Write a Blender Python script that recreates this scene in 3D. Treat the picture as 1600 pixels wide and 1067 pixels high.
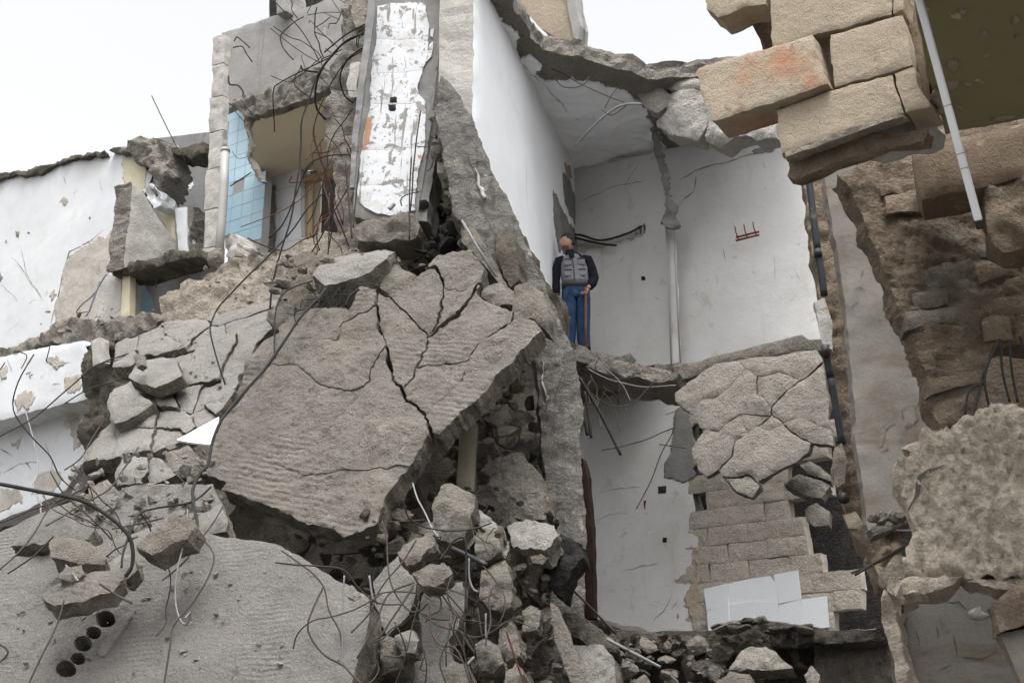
import bpy, bmesh, math, random
import numpy as np
from mathutils import Vector, Matrix, noise
from mathutils.geometry import delaunay_2d_cdt, tessellate_polygon
R = math.radians
for o in list(bpy.data.objects): bpy.data.objects.remove(o)
scene = bpy.context.scene
C = scene.collection
random.seed(7)
# ---------------------------------------------------------------- camera
F_PX, W_PX, H_PX, PITCH = 1900.0, 1600.0, 1067.0, R(20)
CAM = Vector((0, 0, 1.6))
cam = bpy.data.objects.new('camera', bpy.data.cameras.new('camera'))
C.objects.link(cam)
cam.location = CAM
cam.rotation_euler = (math.pi / 2 + PITCH, 0, 0)
cam.data.sensor_width = 36
cam.data.lens = F_PX * 36 / W_PX
cam.data.clip_end = 2000
scene.camera = cam
# ---------------------------------------------------------------- sky, sun, exposure
SUN_EL, SUN_AZ = R(70), R(176)          # azimuth: direction the light comes from, clockwise from +Y
world = bpy.data.worlds.new('World'); scene.world = world
world.use_nodes = True
wn = world.node_tree; wn.nodes.clear()
sky = wn.nodes.new('ShaderNodeTexSky'); sky.sky_type = 'NISHITA'; sky.sun_disc = False
sky.sun_elevation = SUN_EL; sky.sun_rotation = SUN_AZ
sky.air_density = 1.0; sky.dust_density = 6.0; sky.ozone_density = 1.0
hs = wn.nodes.new('ShaderNodeHueSaturation'); hs.inputs['Saturation'].default_value = 0.1
bg = wn.nodes.new('ShaderNodeBackground'); bg.inputs['Strength'].default_value = 0.15
wo = wn.nodes.new('ShaderNodeOutputWorld')
wn.links.new(sky.outputs[0], hs.inputs['Color']); wn.links.new(hs.outputs[0], bg.inputs[0]); wn.links.new(bg.outputs[0], wo.inputs[0])
sun = bpy.data.objects.new('sun', bpy.data.lights.new('sun', 'SUN')); C.objects.link(sun)
sun.data.energy = 0.7; sun.data.angle = R(22); sun.data.color = (1, 0.97, 0.93)
sd = Vector((math.sin(SUN_AZ) * math.cos(SUN_EL), math.cos(SUN_AZ) * math.cos(SUN_EL), math.sin(SUN_EL)))
sun.rotation_euler = sd.to_track_quat('Z', 'Y').to_euler()
sun.location = (0, 0, 40)
vs = scene.view_settings
vs.view_transform = 'Standard'; vs.look = 'None'; vs.gamma = 1.0; vs.use_curve_mapping = False
vs.exposure = 1.3
# ---------------------------------------------------------------- helpers
CP, SP = math.cos(PITCH), math.sin(PITCH)
def ray(x, y):
    a, b = (x - W_PX / 2) / F_PX, -(y - H_PX / 2) / F_PX
    return Vector((a, CP - b * SP, SP + b * CP))
def at(x, y, d):
    r = ray(x, y); return CAM + r * (d / r.y)
def P(s):
    return [tuple(float(c) for c in t.split(',')) for t in s.split()]
class PL:
    """a real plane in the place: passes through the point seen at (x, y) at horizontal distance d"""
    def __init__(s, x, y, d, yaw=0, tilt=0):
        s.o = at(x, y, d); a, t = R(yaw), R(tilt)
        s.n = Vector((math.sin(a) * math.cos(t), -math.cos(a) * math.cos(t), math.sin(t)))
        s.u = Vector((math.cos(a), math.sin(a), 0)); s.v = s.n.cross(s.u)
        s.seed = Vector((x * .37, y * .11, d * 1.7))
    def uv(s, x, y):
        r = ray(x, y); q = CAM + r * ((s.o - CAM).dot(s.n) / r.dot(s.n)) - s.o
        return (q.dot(s.u), q.dot(s.v))
    def pt(s, u, v, w=0.0):
        return s.o + s.u * u + s.v * v + s.n * w
    def xy(s, x, y, w=0.0):
        return s.pt(*s.uv(x, y), w)
FAC = -33                                    # every facade of the house runs in this direction
def FP(x, y, d, tilt=0): return PL(x, y, d, FAC, tilt)
def HP(x, y, d): return PL(x, y, d, FAC, -90)  # a soffit, seen from below
def fbm(p, o=4): return noise.fractal(p, 0.55, 2.15, o)
def tag(o, label=None, cat=None, group=None, kind=None):
    if label: o['label'] = label
    if cat: o['category'] = cat
    if group: o['group'] = group
    if kind: o['kind'] = kind
    return o
def thing(name, label, cat, loc, group=None):
    o = bpy.data.objects.new(name, None); C.objects.link(o); o.location = loc
    o.empty_display_size = .2
    return tag(o, label, cat, group)
def link(name, me, parent=None, loc=None):
    """mesh given in world coordinates: its origin goes to the foot of its middle"""
    n = len(me.vertices); co = np.empty(n * 3); me.vertices.foreach_get('co', co); co = co.reshape(-1, 3)
    c = Vector(((co[:, 0].min() + co[:, 0].max()) / 2, (co[:, 1].min() + co[:, 1].max()) / 2, co[:, 2].min()))
    me.transform(Matrix.Translation(-c))
    o = bpy.data.objects.new(name, me); C.objects.link(o)
    o.location = c
    if parent is not None:
        o.parent = parent
        w = parent.location.copy(); q = parent.parent
        while q is not None: w += q.location; q = q.parent
        o.location = c - w
    return o
def mesh(name, vs_, fs, mats, fm=None, uvs=None, smooth=True):
    me = bpy.data.meshes.new(name); me.from_pydata([tuple(v) for v in vs_], [], fs)
    for m in mats: me.materials.append(m)
    if fm is not None: me.polygons.foreach_set('material_index', fm)
    me.polygons.foreach_set('use_smooth', [smooth] * len(me.polygons))
    if uvs is not None:
        lay = me.uv_layers.new(name='UVMap'); li = np.empty(len(me.loops), dtype=np.int32)
        me.loops.foreach_get('vertex_index', li)
        lay.data.foreach_set('uv', np.asarray(uvs, dtype=np.float32)[li].ravel())
    me.update(); return me
def inpoly(pts, poly):
    x, y = pts[:, 0], pts[:, 1]; r = np.zeros(len(pts), bool); n = len(poly); j = n - 1
    for i in range(n):
        xi, yi = poly[i]; xj, yj = poly[j]
        c = (yi > y) != (yj > y)
        if yj != yi: r ^= c & (x < (xj - xi) * (y - yi) / (yj - yi) + xi)
        j = i
    return r
def area(p): return sum(p[i - 1][0] * p[i][1] - p[i][0] * p[i - 1][1] for i in range(len(p))) / 2
def jagf(pl, u, v, jag, js):
    p = Vector((u * js, v * js, 0)) + pl.seed
    a = noise.noise_vector(p); b = noise.noise_vector(p * 2.9); c = noise.noise_vector(p * 8.3)
    return (u + jag * (a.x + .55 * b.x + .3 * c.x), v + jag * (a.y + .55 * b.y + .3 * c.y))
def dense(poly, step):
    out = []; n = len(poly)
    for i in range(n):
        a, b = poly[i], poly[(i + 1) % n]
        L = math.hypot(b[0] - a[0], b[1] - a[1]); k = max(1, int(L / step))
        for j in range(k):
            t = j / k
            out.append((a[0] + (b[0] - a[0]) * t, a[1] + (b[1] - a[1]) * t, a[2] + (b[2] - a[2]) * t))
    return out
def slab(name, px, pl, th, mat, parent=None, res=.06, jag=.02, js=2.5, relief=.012, rs=2.0, edge=.012, ew=.05,
         rid=None, smat=None, holes=(), dz=0.0, tl=(0, 0), uvin=False, smooth=True, taper=0.0, hd=None, bow=0.0, fac=0, an=1.0):
    """a solid piece: outline on the plane pl, thickness th behind it, broken edges, uneven face"""
    poly = [tuple(p) if uvin else pl.uv(*p) + (0.0,) for p in px]
    poly = [p if len(p) == 3 else (p[0], p[1], 0.0) for p in poly]
    if area(poly) < 0: poly = poly[::-1]
    cu = sum(p[0] for p in poly) / len(poly); cv = sum(p[1] for p in poly) / len(poly)
    bd = dense(poly, res * .8)
    if jag: bd = [jagf(pl, b[0], b[1], jag, js) + (b[2],) for b in bd]
    n = len(bd)
    if any(b[2] for b in bd):
        ins = []
        for i in range(n):
            a, b, c = bd[i - 1], bd[i], bd[(i + 1) % n]
            tx, ty = c[0] - a[0], c[1] - a[1]; L = math.hypot(tx, ty) or 1
            w = b[2] * .7 * (1 + 1.1 * noise.noise(Vector((b[0] * 4, b[1] * 4, 3))) + .5 * noise.noise(Vector((b[0] * 19, b[1] * 19, 3)))) if b[2] else 0
            ins.append((b[0] - ty / L * w, b[1] + tx / L * w))
        bd = ins
    else: bd = [(b[0], b[1]) for b in bd]
    hl = []
    for h in holes:
        hp = dense([(p[0], p[1], 0.0) if uvin else pl.uv(*p) + (0.0,) for p in h], res * .7)
        hl.append([jagf(pl, b[0], b[1], jag, js) if hd is None else (b[0], b[1]) for b in hp])
    B = np.array(bd + [q for h in hl for q in h])
    lo, hi = B.min(0), B.max(0)
    gx, gy = np.meshgrid(np.arange(lo[0], hi[0], res), np.arange(lo[1], hi[1], res))
    G = np.stack([gx.ravel(), gy.ravel()], 1)
    rng = np.random.RandomState(int(abs(cu * 977 + cv * 131) * 10) % 99991)
    G = G + (rng.rand(*G.shape) - .5) * res * .7
    if len(G):
        k = inpoly(G, bd)
        for h in hl: k &= ~inpoly(G, h)
        G = G[k]
    if len(G):
        dm = np.full(len(G), 9e9)
        for i in range(0, len(B), 200):
            dm = np.minimum(dm, ((G[:, None, :] - B[None, i:i + 200, :]) ** 2).sum(2).min(1))
        G = G[dm > (res * .45) ** 2]
    vin = [Vector(b) for b in B] + [Vector(g) for g in G]
    ed = [(i, (i + 1) % n) for i in range(n)]; s0 = n
    for h in hl:
        ed += [(s0 + i, s0 + (i + 1) % len(h)) for i in range(len(h))]; s0 += len(h)
    ov, _, of, *_ = delaunay_2d_cdt(vin, ed, [], 1, 1e-6)
    V2 = np.array([(v.x, v.y) for v in ov]); T = np.array([f for f in of if len(f) == 3], dtype=int)
    if hl:
        cen = V2[T].mean(1); k = np.ones(len(T), bool)
        for h in hl: k &= ~inpoly(cen, h)
        T = T[k]
    a_ = V2[T[:, 1]] - V2[T[:, 0]]; b_ = V2[T[:, 2]] - V2[T[:, 0]]
    neg = (a_[:, 0] * b_[:, 1] - a_[:, 1] * b_[:, 0]) < 0
    T[neg] = T[neg][:, ::-1]
    cnt = {}
    for t in T.tolist():
        for i in range(3):
            e = (t[i], t[(i + 1) % 3]); cnt[e] = 1
    be = [e for e in cnt if (e[1], e[0]) not in cnt]
    bset = sorted({i for e in be for i in e}); bidx = {v: i for i, v in enumerate(bset)}
    BB = V2[bset]
    dist = np.full(len(V2), 9e9)
    for i in range(0, len(BB), 200):
        dist = np.minimum(dist, ((V2[:, None, :] - BB[None, i:i + 200, :]) ** 2).sum(2).min(1))
    dist = np.sqrt(dist)
    fr = random.Random(int(abs(cu * 613 + cv * 277) * 100) % 99991); fp = []
    if fac:
        sz = math.sqrt(abs(area(poly)))
        for _ in range(fac):
            a = fr.uniform(0, 6.283); k = fr.uniform(.06, .45)
            fp.append((math.cos(a) * k, math.sin(a) * k, fr.uniform(.02, .16) * sz * k))
    def rel(u, v):
        if fp:
            return min([0.0] + [c - a * (u - cu) - b * (v - cv) for a, b, c in fp]) + relief * fbm(Vector((u * rs, v * rs, 1)) + pl.seed, 5) + dz
        z = relief * fbm(Vector((u * rs, v * rs * an, 1)) + pl.seed, 5) if relief else 0.0
        if rid:
            amp, per, ang, msk = rid
            t = (u * math.sin(ang) + v * math.cos(ang)) / per
            t += .35 * noise.noise(Vector((u * 1.5, v * 1.5, 9)))
            m = min(1, max(0, .2 + 1.8 * noise.noise(Vector((u * .9 + msk, v * .9, 2)))))
            z += amp * m * (abs((t % 1) - .5) * 2 - .5)
        return z + dz + tl[0] * (u - cu) + tl[1] * (v - cv) + (bow * ((u - cu) ** 2 + (v - cv) ** 2) if bow else 0)
    W, UV = [], []
    for i, (u, v) in enumerate(V2.tolist()):
        z = rel(u, v); d = dist[i]
        if edge and d < ew: z -= edge * (1 - d / ew) ** 2 * (1 + .9 * noise.noise(Vector((u * 9, v * 9, 5))))
        W.append(pl.pt(u, v, z)); UV.append((u, v))
    fs = [tuple(t) for t in T.tolist()]; fm = [0] * len(fs); nt = len(W)
    ks = [0, .33, .68, 1] if th > .05 else [0, 1]
    for q, k in enumerate(ks):
        for i in bset:
            u, v = V2[i]
            if q == 0: W.append(W[i].copy()); UV.append((u, v)); continue
            nv = noise.noise_vector(Vector((u * 6, v * 6, k * th * 8)) + pl.seed)
            m = min(jag * 1.3 + .004, .4 * th)
            w_ = (W[i] - pl.o).dot(pl.n) if q < len(ks) - 1 else rel(u, v)
            uu, vv = u + nv.x * m + (cu - u) * taper * k, v + nv.y * m + (cv - v) * taper * k
            W.append(pl.pt(uu, vv, w_ - th * k)); UV.append((uu + k * th * .7, vv - k * th * .7))
    nb = len(bset)
    for q in range(len(ks) - 1):
        for a, b in be:
            a, b = bidx[a], bidx[b]; o0, o1 = nt + q * nb, nt + (q + 1) * nb
            fs.append((o0 + b, o0 + a, o1 + a, o1 + b)); fm.append(1)
    nxt = {a: b for a, b in be}; loops = []; seen = set()
    for a in list(nxt):
        if a in seen: continue
        lp = []; c = a
        while c not in seen and c in nxt: seen.add(c); lp.append(c); c = nxt[c]
        if len(lp) > 2: loops.append(lp)
    flat = [i for lp in loops for i in lp]; o1 = nt + (len(ks) - 1) * nb
    for t in tessellate_polygon([[Vector((V2[i][0], V2[i][1], 0)) for i in lp] for lp in loops]):
        q = [o1 + bidx[flat[i]] for i in t]
        A, B_, D = (V2[flat[i]] for i in t)
        if (B_[0] - A[0]) * (D[1] - A[1]) - (B_[1] - A[1]) * (D[0] - A[0]) > 0: q = q[::-1]
        fs.append(tuple(q)); fm.append(1)
    me = mesh(name, W, fs, [mat, smat or mat], fm, UV, smooth)
    if smooth: me.polygons.foreach_set('use_smooth', [q == 0 for q in fm])
    o = link(name, me, parent)
    RELIEF[o.name] = (pl, rel)
    return o
RELIEF = {}
def split(pieces, line, pl, w):
    """cut the piece the line crosses in two along it; w is half the width of the gap"""
    L = [pl.uv(*p) for p in line]
    mid = np.array([[(L[len(L) // 2 - 1][0] + L[len(L) // 2][0]) / 2, (L[len(L) // 2 - 1][1] + L[len(L) // 2][1]) / 2]])
    for k, pc in enumerate(pieces):
        if inpoly(mid, [p[:2] for p in pc])[0]: break
    else: return
    def near(q):
        best = (9e9, 0, 0)
        for i in range(len(pc)):
            a, b = pc[i], pc[(i + 1) % len(pc)]; dx, dy = b[0] - a[0], b[1] - a[1]
            t = ((q[0] - a[0]) * dx + (q[1] - a[1]) * dy) / (dx * dx + dy * dy + 1e-12); t = min(.999, max(.001, t))
            e = (a[0] + dx * t - q[0]) ** 2 + (a[1] + dy * t - q[1]) ** 2
            if e < best[0]: best = (e, i, t)
        _, i, t = best; a, b = pc[i], pc[(i + 1) % len(pc)]
        return i, t, (a[0] + (b[0] - a[0]) * t, a[1] + (b[1] - a[1]) * t, w)
    i0, t0, p0 = near(L[0]); i1, t1, p1 = near(L[-1])
    if (i0, t0) == (i1, t1): return
    inner = [(q[0], q[1], w) for q in L[1:-1]]
    if (i1, t1) < (i0, t0): i0, t0, p0, i1, t1, p1 = i1, t1, p1, i0, t0, p0; inner = inner[::-1]
    A = [p0] + [pc[j] for j in range(i0 + 1, i1 + 1)] + [p1] + inner[::-1]
    B = [p1] + [pc[j % len(pc)] for j in range(i1 + 1, i0 + len(pc) + 1)] + [p0] + inner
    pieces[k:k + 1] = [A, B]
def cracked(name, piece, label, cat, outline, cracks, pl, th, mat, group=None, uneven=.012, **kw):
    pcs = [[pl.uv(*p) + (0.0,) for p in outline]]
    for w, s in cracks: split(pcs, P(s), pl, w)
    root = thing(name, label, cat, pl.xy(*outline[0], -th), group)
    rnd = random.Random(len(outline) * 31 + len(cracks))
    for pc in pcs:
        slab(piece, pc, pl, th, mat, root, uvin=True, dz=rnd.uniform(-uneven, uneven),
             tl=(rnd.uniform(-1, 1) * uneven, rnd.uniform(-1, 1) * uneven), **kw)
    return root
def sheet(name, px, host, mat, off=.006, res=.05, jag=.02, js=7, uvin=False, parent=None, thick=0):
    jag *= 1.5; res = min(res, .04)
    """thin layer lying on the face of host (render patch, stain of bare concrete)"""
    pl, rel = RELIEF[host.name]
    poly = [(p[0], p[1], 0.0) if uvin else pl.uv(*p) + (0.0,) for p in px]
    if area(poly) < 0: poly = poly[::-1]
    bd = [jagf(pl, b[0], b[1], jag, js) for b in dense(poly, res * .7)]
    n = len(bd); B = np.array(bd); lo, hi = B.min(0), B.max(0)
    gx, gy = np.meshgrid(np.arange(lo[0], hi[0], res), np.arange(lo[1], hi[1], res))
    G = np.stack([gx.ravel(), gy.ravel()], 1); G = G[inpoly(G, bd)] if len(G) else G
    ov, _, of, *_ = delaunay_2d_cdt([Vector(b) for b in bd] + [Vector(g) for g in G], [(i, (i + 1) % n) for i in range(n)], [], 1, 1e-6)
    W = [pl.pt(v.x, v.y, rel(v.x, v.y) + off) for v in ov]; UV = [(v.x, v.y) for v in ov]
    fs = [tuple(f) for f in of]
    m = len(W); W2 = [w - pl.n * (off + .01) for w in W]
    cnt = {(f[i], f[(i + 1) % len(f)]) for f in fs for i in range(len(f))}
    sd_ = [(a, b) for a, b in cnt if (b, a) not in cnt]
    fs2 = fs + [(b, a, a + m, b + m) for a, b in sd_]
    return link(name, mesh(name, W + W2, fs2, [mat], None, UV + UV), parent if parent is not None else host)
def crack(px, host, w=.006, mat=None, off=.005, parent=None, name='crack'):
    pl, rel = RELIEF[host.name]
    L = [pl.uv(*p) for p in px]; D = []
    for a, b in zip(L, L[1:]):
        k = max(1, int(math.hypot(b[0] - a[0], b[1] - a[1]) / .04))
        D += [(a[0] + (b[0] - a[0]) * j / k, a[1] + (b[1] - a[1]) * j / k) for j in range(k)]
    D.append(L[-1]); D = [jagf(pl, u, v, .018, 6) for u, v in D]
    W, fs, n = [], [], len(D); w *= .7
    for i, (u, v) in enumerate(D):
        a, b = D[max(0, i - 1)], D[min(n - 1, i + 1)]
        tx, ty = b[0] - a[0], b[1] - a[1]; l = math.hypot(tx, ty) or 1
        h = w * (.35 + .9 * abs(noise.noise(Vector((u * 5, v * 5, 7)))) * 1.6) * min(1, .25 + 4 * min(i, n - 1 - i) / n)
        for s in (-1, 1):
            uu, vv = u - ty / l * h * s, v + tx / l * h * s
            W.append(pl.pt(uu, vv, rel(uu, vv) + off))
        if i: k = 2 * i; fs.append((k - 1, k - 2, k, k + 1))
    return link(name, mesh(name, W, fs, [mat or M['crack']], None, [(0, 0)] * len(W)), parent if parent is not None else host)
def smoothline(pts, k=5):
    out = []; n = len(pts)
    for i in range(n - 1):
        p0, p1, p2, p3 = pts[max(0, i - 1)], pts[i], pts[i + 1], pts[min(n - 1, i + 2)]
        for j in range(k):
            t = j / k
            out.append(.5 * ((2 * p1) + (p2 - p0) * t + (2 * p0 - 5 * p1 + 4 * p2 - p3) * t * t + (3 * p1 - p0 - 3 * p2 + p3) * t ** 3))
    out.append(pts[-1]); return out
def tube_mesh(name, pts, r, mat, seg=6, r2=None, caps=True):
    W, fs, n = [], [], len(pts); up = Vector((.3, .5, .81))
    for i, p in enumerate(pts):
        t = (pts[min(n - 1, i + 1)] - pts[max(0, i - 1)]).normalized()
        a = t.cross(up).normalized(); b = t.cross(a)
        rr = r if r2 is None else r + (r2 - r) * i / (n - 1)
        for k in range(seg):
            q = 2 * math.pi * k / seg; W.append(p + (a * math.cos(q) + b * math.sin(q)) * rr)
        if i:
            for k in range(seg):
                o, l = (i - 1) * seg, i * seg; fs.append((o + k, l + k, l + (k + 1) % seg, o + (k + 1) % seg))
    if caps: fs += [tuple(range(seg)), tuple(range((n - 1) * seg, n * seg))[::-1]]
    return mesh(name, W, fs, [mat])
def wire(name, px, d, r, mat, label=None, cat='wire', group=None, parent=None, curl=.0, straight=False):
    """d: one distance, or (start, end), or a list with one per point, or a plane with an offset"""
    pts = P(px); n = len(pts)
    if isinstance(d, tuple) and isinstance(d[0], PL): W = [d[0].xy(x, y, d[1]) for x, y in pts]
    else:
        if isinstance(d, (int, float)): d = [d] * n
        elif isinstance(d, tuple): d = [d[0] + (d[1] - d[0]) * i / (n - 1) for i in range(n)]
        W = [at(x, y, k) for (x, y), k in zip(pts, d)]
    if not straight: W = smoothline(W)
    if curl: W = [w + noise.noise_vector(w * 2.2) * curl * min(1, 3 * min(i, len(W) - 1 - i) / len(W)) for i, w in enumerate(W)]
    o = link(name, tube_mesh(name, W, r, mat), parent)
    return tag(o, label, cat, group) if parent is None else o
def rock_mesh(name, size, seed, mat, sub=3, rough=.05, cuts=12, cd=(.42, .66)):
    rnd = random.Random(seed); bm = bmesh.new(); bmesh.ops.create_icosphere(bm, subdivisions=sub, radius=1)
    pls = []
    for _ in range(cuts):
        z = rnd.uniform(-1, 1); a = rnd.uniform(0, 6.283); s = math.sqrt(1 - z * z)
        pls.append((Vector((s * math.cos(a), s * math.sin(a), z)), rnd.uniform(*cd)))
    off = Vector((seed * 3.1, seed * 1.7, 0))
    for v in bm.verts:
        p = v.co.copy()
        for nn, dd in pls:
            k = p.dot(nn) - dd
            if k > 0: p -= nn * k
        p += p.normalized() * (rough * fbm(p * 2.5 + off, 4))
        v.co = Vector((p.x * size[0], p.y * size[1], p.z * size[2])) * .68
    me = bpy.data.meshes.new(name); bm.to_mesh(me); bm.free(); me.materials.append(mat)
    me.polygons.foreach_set('use_smooth', [True] * len(me.polygons)); return me
def box_mesh(name, a, mat, bev=.0):
    bm = bmesh.new(); bmesh.ops.create_cube(bm, size=1)
    for v in bm.verts: v.co = Vector((v.co.x * a[0], v.co.y * a[1], v.co.z * a[2]))
    if bev: bmesh.ops.bevel(bm, geom=bm.edges[:], offset=bev, segments=2, affect='EDGES')
    me = bpy.data.meshes.new(name); bm.to_mesh(me); bm.free(); me.materials.append(mat); return me
# ---------------------------------------------------------------- materials
M = {}
def mat(key, lo, hi, scale=1.6, spots=(), bump=.5, bscale=30, bdist=.01, rough=.92, spec=.15, ridge=None, streak=None, fine=.25, big=None):
    """weathered surface: two tones by fractal noise, layers of spots (colour, scale, threshold, softness), bump at two sizes"""
    m = bpy.data.materials.new(key); m.use_nodes = True; nt = m.node_tree; N, Lk = nt.nodes, nt.links
    b = N['Principled BSDF']; b.inputs['Roughness'].default_value = rough
    b.inputs['Specular IOR Level'].default_value = spec
    geo = N.new('ShaderNodeNewGeometry'); pos = geo.outputs['Position']
    def nz(sc, det=8, ro=.6, vec=pos, dist=0):
        t = N.new('ShaderNodeTexNoise'); t.inputs['Scale'].default_value = sc; t.inputs['Detail'].default_value = det
        t.inputs['Roughness'].default_value = ro; t.inputs['Distortion'].default_value = dist; Lk.new(vec, t.inputs['Vector']); return t.outputs[0]
    def ramp(src, a, c, ca=(0, 0, 0, 1), cb=(1, 1, 1, 1)):
        r = N.new('ShaderNodeValToRGB'); r.color_ramp.elements[0].position = a; r.color_ramp.elements[1].position = max(c, a + .001)
        r.color_ramp.elements[0].color = ca; r.color_ramp.elements[1].color = cb; Lk.new(src, r.inputs[0]); return r.outputs[0]
    def mix(f, a, c, mode='MIX'):
        x = N.new('ShaderNodeMix'); x.data_type = 'RGBA'; x.blend_type = mode
        if isinstance(f, float): x.inputs[0].default_value = f
        else: Lk.new(f, x.inputs[0])
        for s, q in ((6, a), (7, c)):
            if isinstance(q, tuple): x.inputs[s].default_value = q
            else: Lk.new(q, x.inputs[s])
        return x.outputs[2]
    col = ramp(nz(scale, 6, .66), .32, .68, (*lo, 1), (*hi, 1))
    if fine:
        col = mix(min(.6, fine * (2 if bump >= .8 else 1)), col, ramp(nz(bscale * 2.2, 3, .7), .3, .7, (.35, .35, .35, 1), (1, 1, 1, 1)), 'MULTIPLY')
    if bump >= .8:
        col = mix(ramp(nz(bscale * 1.1, 3, .6), .62, .72), col, (lo[0] * .6, lo[1] * .57, lo[2] * .54, 1))
        col = mix(ramp(nz(bscale * 1.7, 2, .6, dist=1), .64, .74), col, (min(.8, hi[0] * 1.2), min(.8, hi[1] * 1.2), min(.8, hi[2] * 1.19), 1))
    if big:
        col = mix(big[1], col, ramp(nz(big[0], 5, .5), .35, .65, (.55, .5, .45, 1), (1, 1, 1, 1)), 'MULTIPLY')
    for c, sc, th, so in spots:
        col = mix(ramp(nz(sc, 5, .68, dist=.4), th, th + so), col, (*c, 1))
    if streak:
        c, sc, th, so = streak
        mp = N.new('ShaderNodeMapping'); mp.inputs['Scale'].default_value = sc; uvn = N.new('ShaderNodeUVMap')
        Lk.new(uvn.outputs[0], mp.inputs[0])
        col = mix(ramp(nz(1, 7, .6, mp.outputs[0]), th, th + so), col, (*c, 1))
    Lk.new(col, b.inputs['Base Color'])
    h = nz(bscale * 1.6, 5, .75)
    h2 = nz(bscale * .28, 4, .65)
    ad = N.new('ShaderNodeMath'); ad.operation = 'MULTIPLY_ADD'; ad.inputs[1].default_value = 1.6
    Lk.new(h2, ad.inputs[0]); Lk.new(h, ad.inputs[2]); hh = ad.outputs[0]
    if ridge:
        ang, per, amp = ridge[:3]
        uvn = N.new('ShaderNodeUVMap'); mp = N.new('ShaderNodeMapping'); mp.inputs['Rotation'].default_value = (0, 0, ang)
        Lk.new(uvn.outputs[0], mp.inputs[0])
        wv = N.new('ShaderNodeTexWave'); wv.bands_direction = 'Y'; wv.inputs['Scale'].default_value = 1 / per / 3.2
        wv.inputs['Distortion'].default_value = 1.3; wv.inputs['Detail'].default_value = 3; wv.inputs['Detail Scale'].default_value = .8
        Lk.new(mp.outputs[0], wv.inputs['Vector'])
        mk = ramp(nz(1.2, 4, .6), .47, .62)
        m2 = N.new('ShaderNodeMath'); m2.operation = 'MULTIPLY'; Lk.new(wv.outputs['Fac'], m2.inputs[0]); Lk.new(mk, m2.inputs[1])
        a2 = N.new('ShaderNodeMath'); a2.operation = 'MULTIPLY_ADD'; a2.inputs[1].default_value = amp
        Lk.new(m2.outputs[0], a2.inputs[0]); Lk.new(hh, a2.inputs[2]); hh = a2.outputs[0]
    bp = N.new('ShaderNodeBump'); bp.inputs['Strength'].default_value = bump; bp.inputs['Distance'].default_value = bdist * (2.2 if bump >= .8 else 1.2)
    Lk.new(hh, bp.inputs['Height']); Lk.new(bp.outputs[0], b.inputs['Normal'])
    M[key] = m; return m
g = lambda v, w=0: (v * (1 + w), v, v * (1 - 1.3 * w))
mat('slab', g(0.228, 0.090), g(0.320, 0.090), 2.2, [((0.133, 0.110, 0.090), 6, .58, .14), ((0.359, 0.328, 0.281), 8, .60, .12), ((0.258, 0.211, 0.164), .9, .60, .2)], 1, 30, .03, ridge=(R(15), .06, .3))
mat('slab_break', g(0.206, 0.120), g(0.337, 0.120), 5, [((0.438, 0.368, 0.279), 14, .57, .1), ((0.119, 0.099, 0.080), 9, .60, .1)], 1, 22, .05)
mat('pale_concrete', g(0.240, 0.055), g(0.317, 0.055), 1.8, [((0.135, 0.117, 0.103), 5, .60, .14), ((0.291, 0.270, 0.244), 3, .62, .12)], .8, 30, .02)
mat('ribbed_concrete', g(0.194, 0.055), g(0.263, 0.055), 1.5, [((0.112, 0.096, 0.081), 4, .59, .16), ((0.220, 0.192, 0.159), 1.1, .58, .18)], .9, 30, .02, ridge=(R(-4), .045, .34))
mat('rubble', g(0.214, 0.100), g(0.329, 0.100), 3, [((0.102, 0.086, 0.070), 7, .60, .12), ((0.334, 0.296, 0.242), 9, .60, .1)], 1, 24, .035)
mat('dark_rubble', g(0.104, .13), g(0.184, .13), 3, [((0.060, 0.052, 0.045), 5, .57, .14), ((0.300, 0.250, 0.200), 10, .62, .1)], 1, 22, .035)  # dark rubble tone, lowered further to paint the shade of cavities
mat('cream_rubble', g(0.337, .14), g(0.486, .12), 2, [((0.243, 0.187, 0.140), 3, .6, .15), ((0.542, 0.505, 0.449), 8, .62, .1)], 1, 16, .045)
mat('mortar', g(0.293, .09), g(0.420, .09), 2.5, [((0.230, 0.184, 0.149), 5, .62, .1)], 1, 14, .06)
mat('soot_and_shade', g(.03), g(.085, .05), 4, [((.14, .12, .1), 9, .62, .08)], 1, 22, .05)  # near black: soot on burnt scraps, painted shade on walls behind openings
mat('facing', g(0.566, -0.022), g(0.647, -0.022), .9, [((0.447, 0.413, 0.361), 1.3, .645, .05), ((0.550, 0.542, 0.516), 3, .58, .14)], .3, 30, .006, fine=.08, rough=1.0, spec=.03)
mat('room_white', g(0.528, 0.012), g(0.616, 0.012), .8, [((.52, .5, .47), 1.4, .54, .18), ((.42, .39, .35), 9, .645, .04), ((.47, .44, .4), 3.5, .61, .06)], .3, 26, .008, fine=.12, streak=((.5, .47, .43), (3, .5, 1), .6, .12), rough=1.0, spec=.03)
mat('side_white', g(.70, -0.024), g(.78, -0.024), .8, [((.55, .53, .5), 1.2, .72, .15)], .2, 26, .005, fine=.06, streak=((.55, .5, .43), (9, .7, 1), .66, .1), rough=1.0, spec=.03)
mat('stained_shaded_white', g(0.169, .08), g(0.225, .08), .9, [((0.137, 0.109, 0.080), 1.5, .56, .18), ((0.148, 0.125, 0.103), 6, .62, .1)], .35, 22, .01, streak=((0.143, 0.109, 0.080), (.7, 4, 1), .54, .16))  # stains, and a tone lowered to hold the shade on these walls
mat('grey_render', g(.17, .03), g(.26, .03), 2, [((.33, .31, .29), 4, .64, .08)], .6, 30, .012)
mat('bare', g(.33, .08), g(.46, .08), 2.5, [((.25, .22, .19), 6, .6, .1)], .7, 30, .012)
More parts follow.
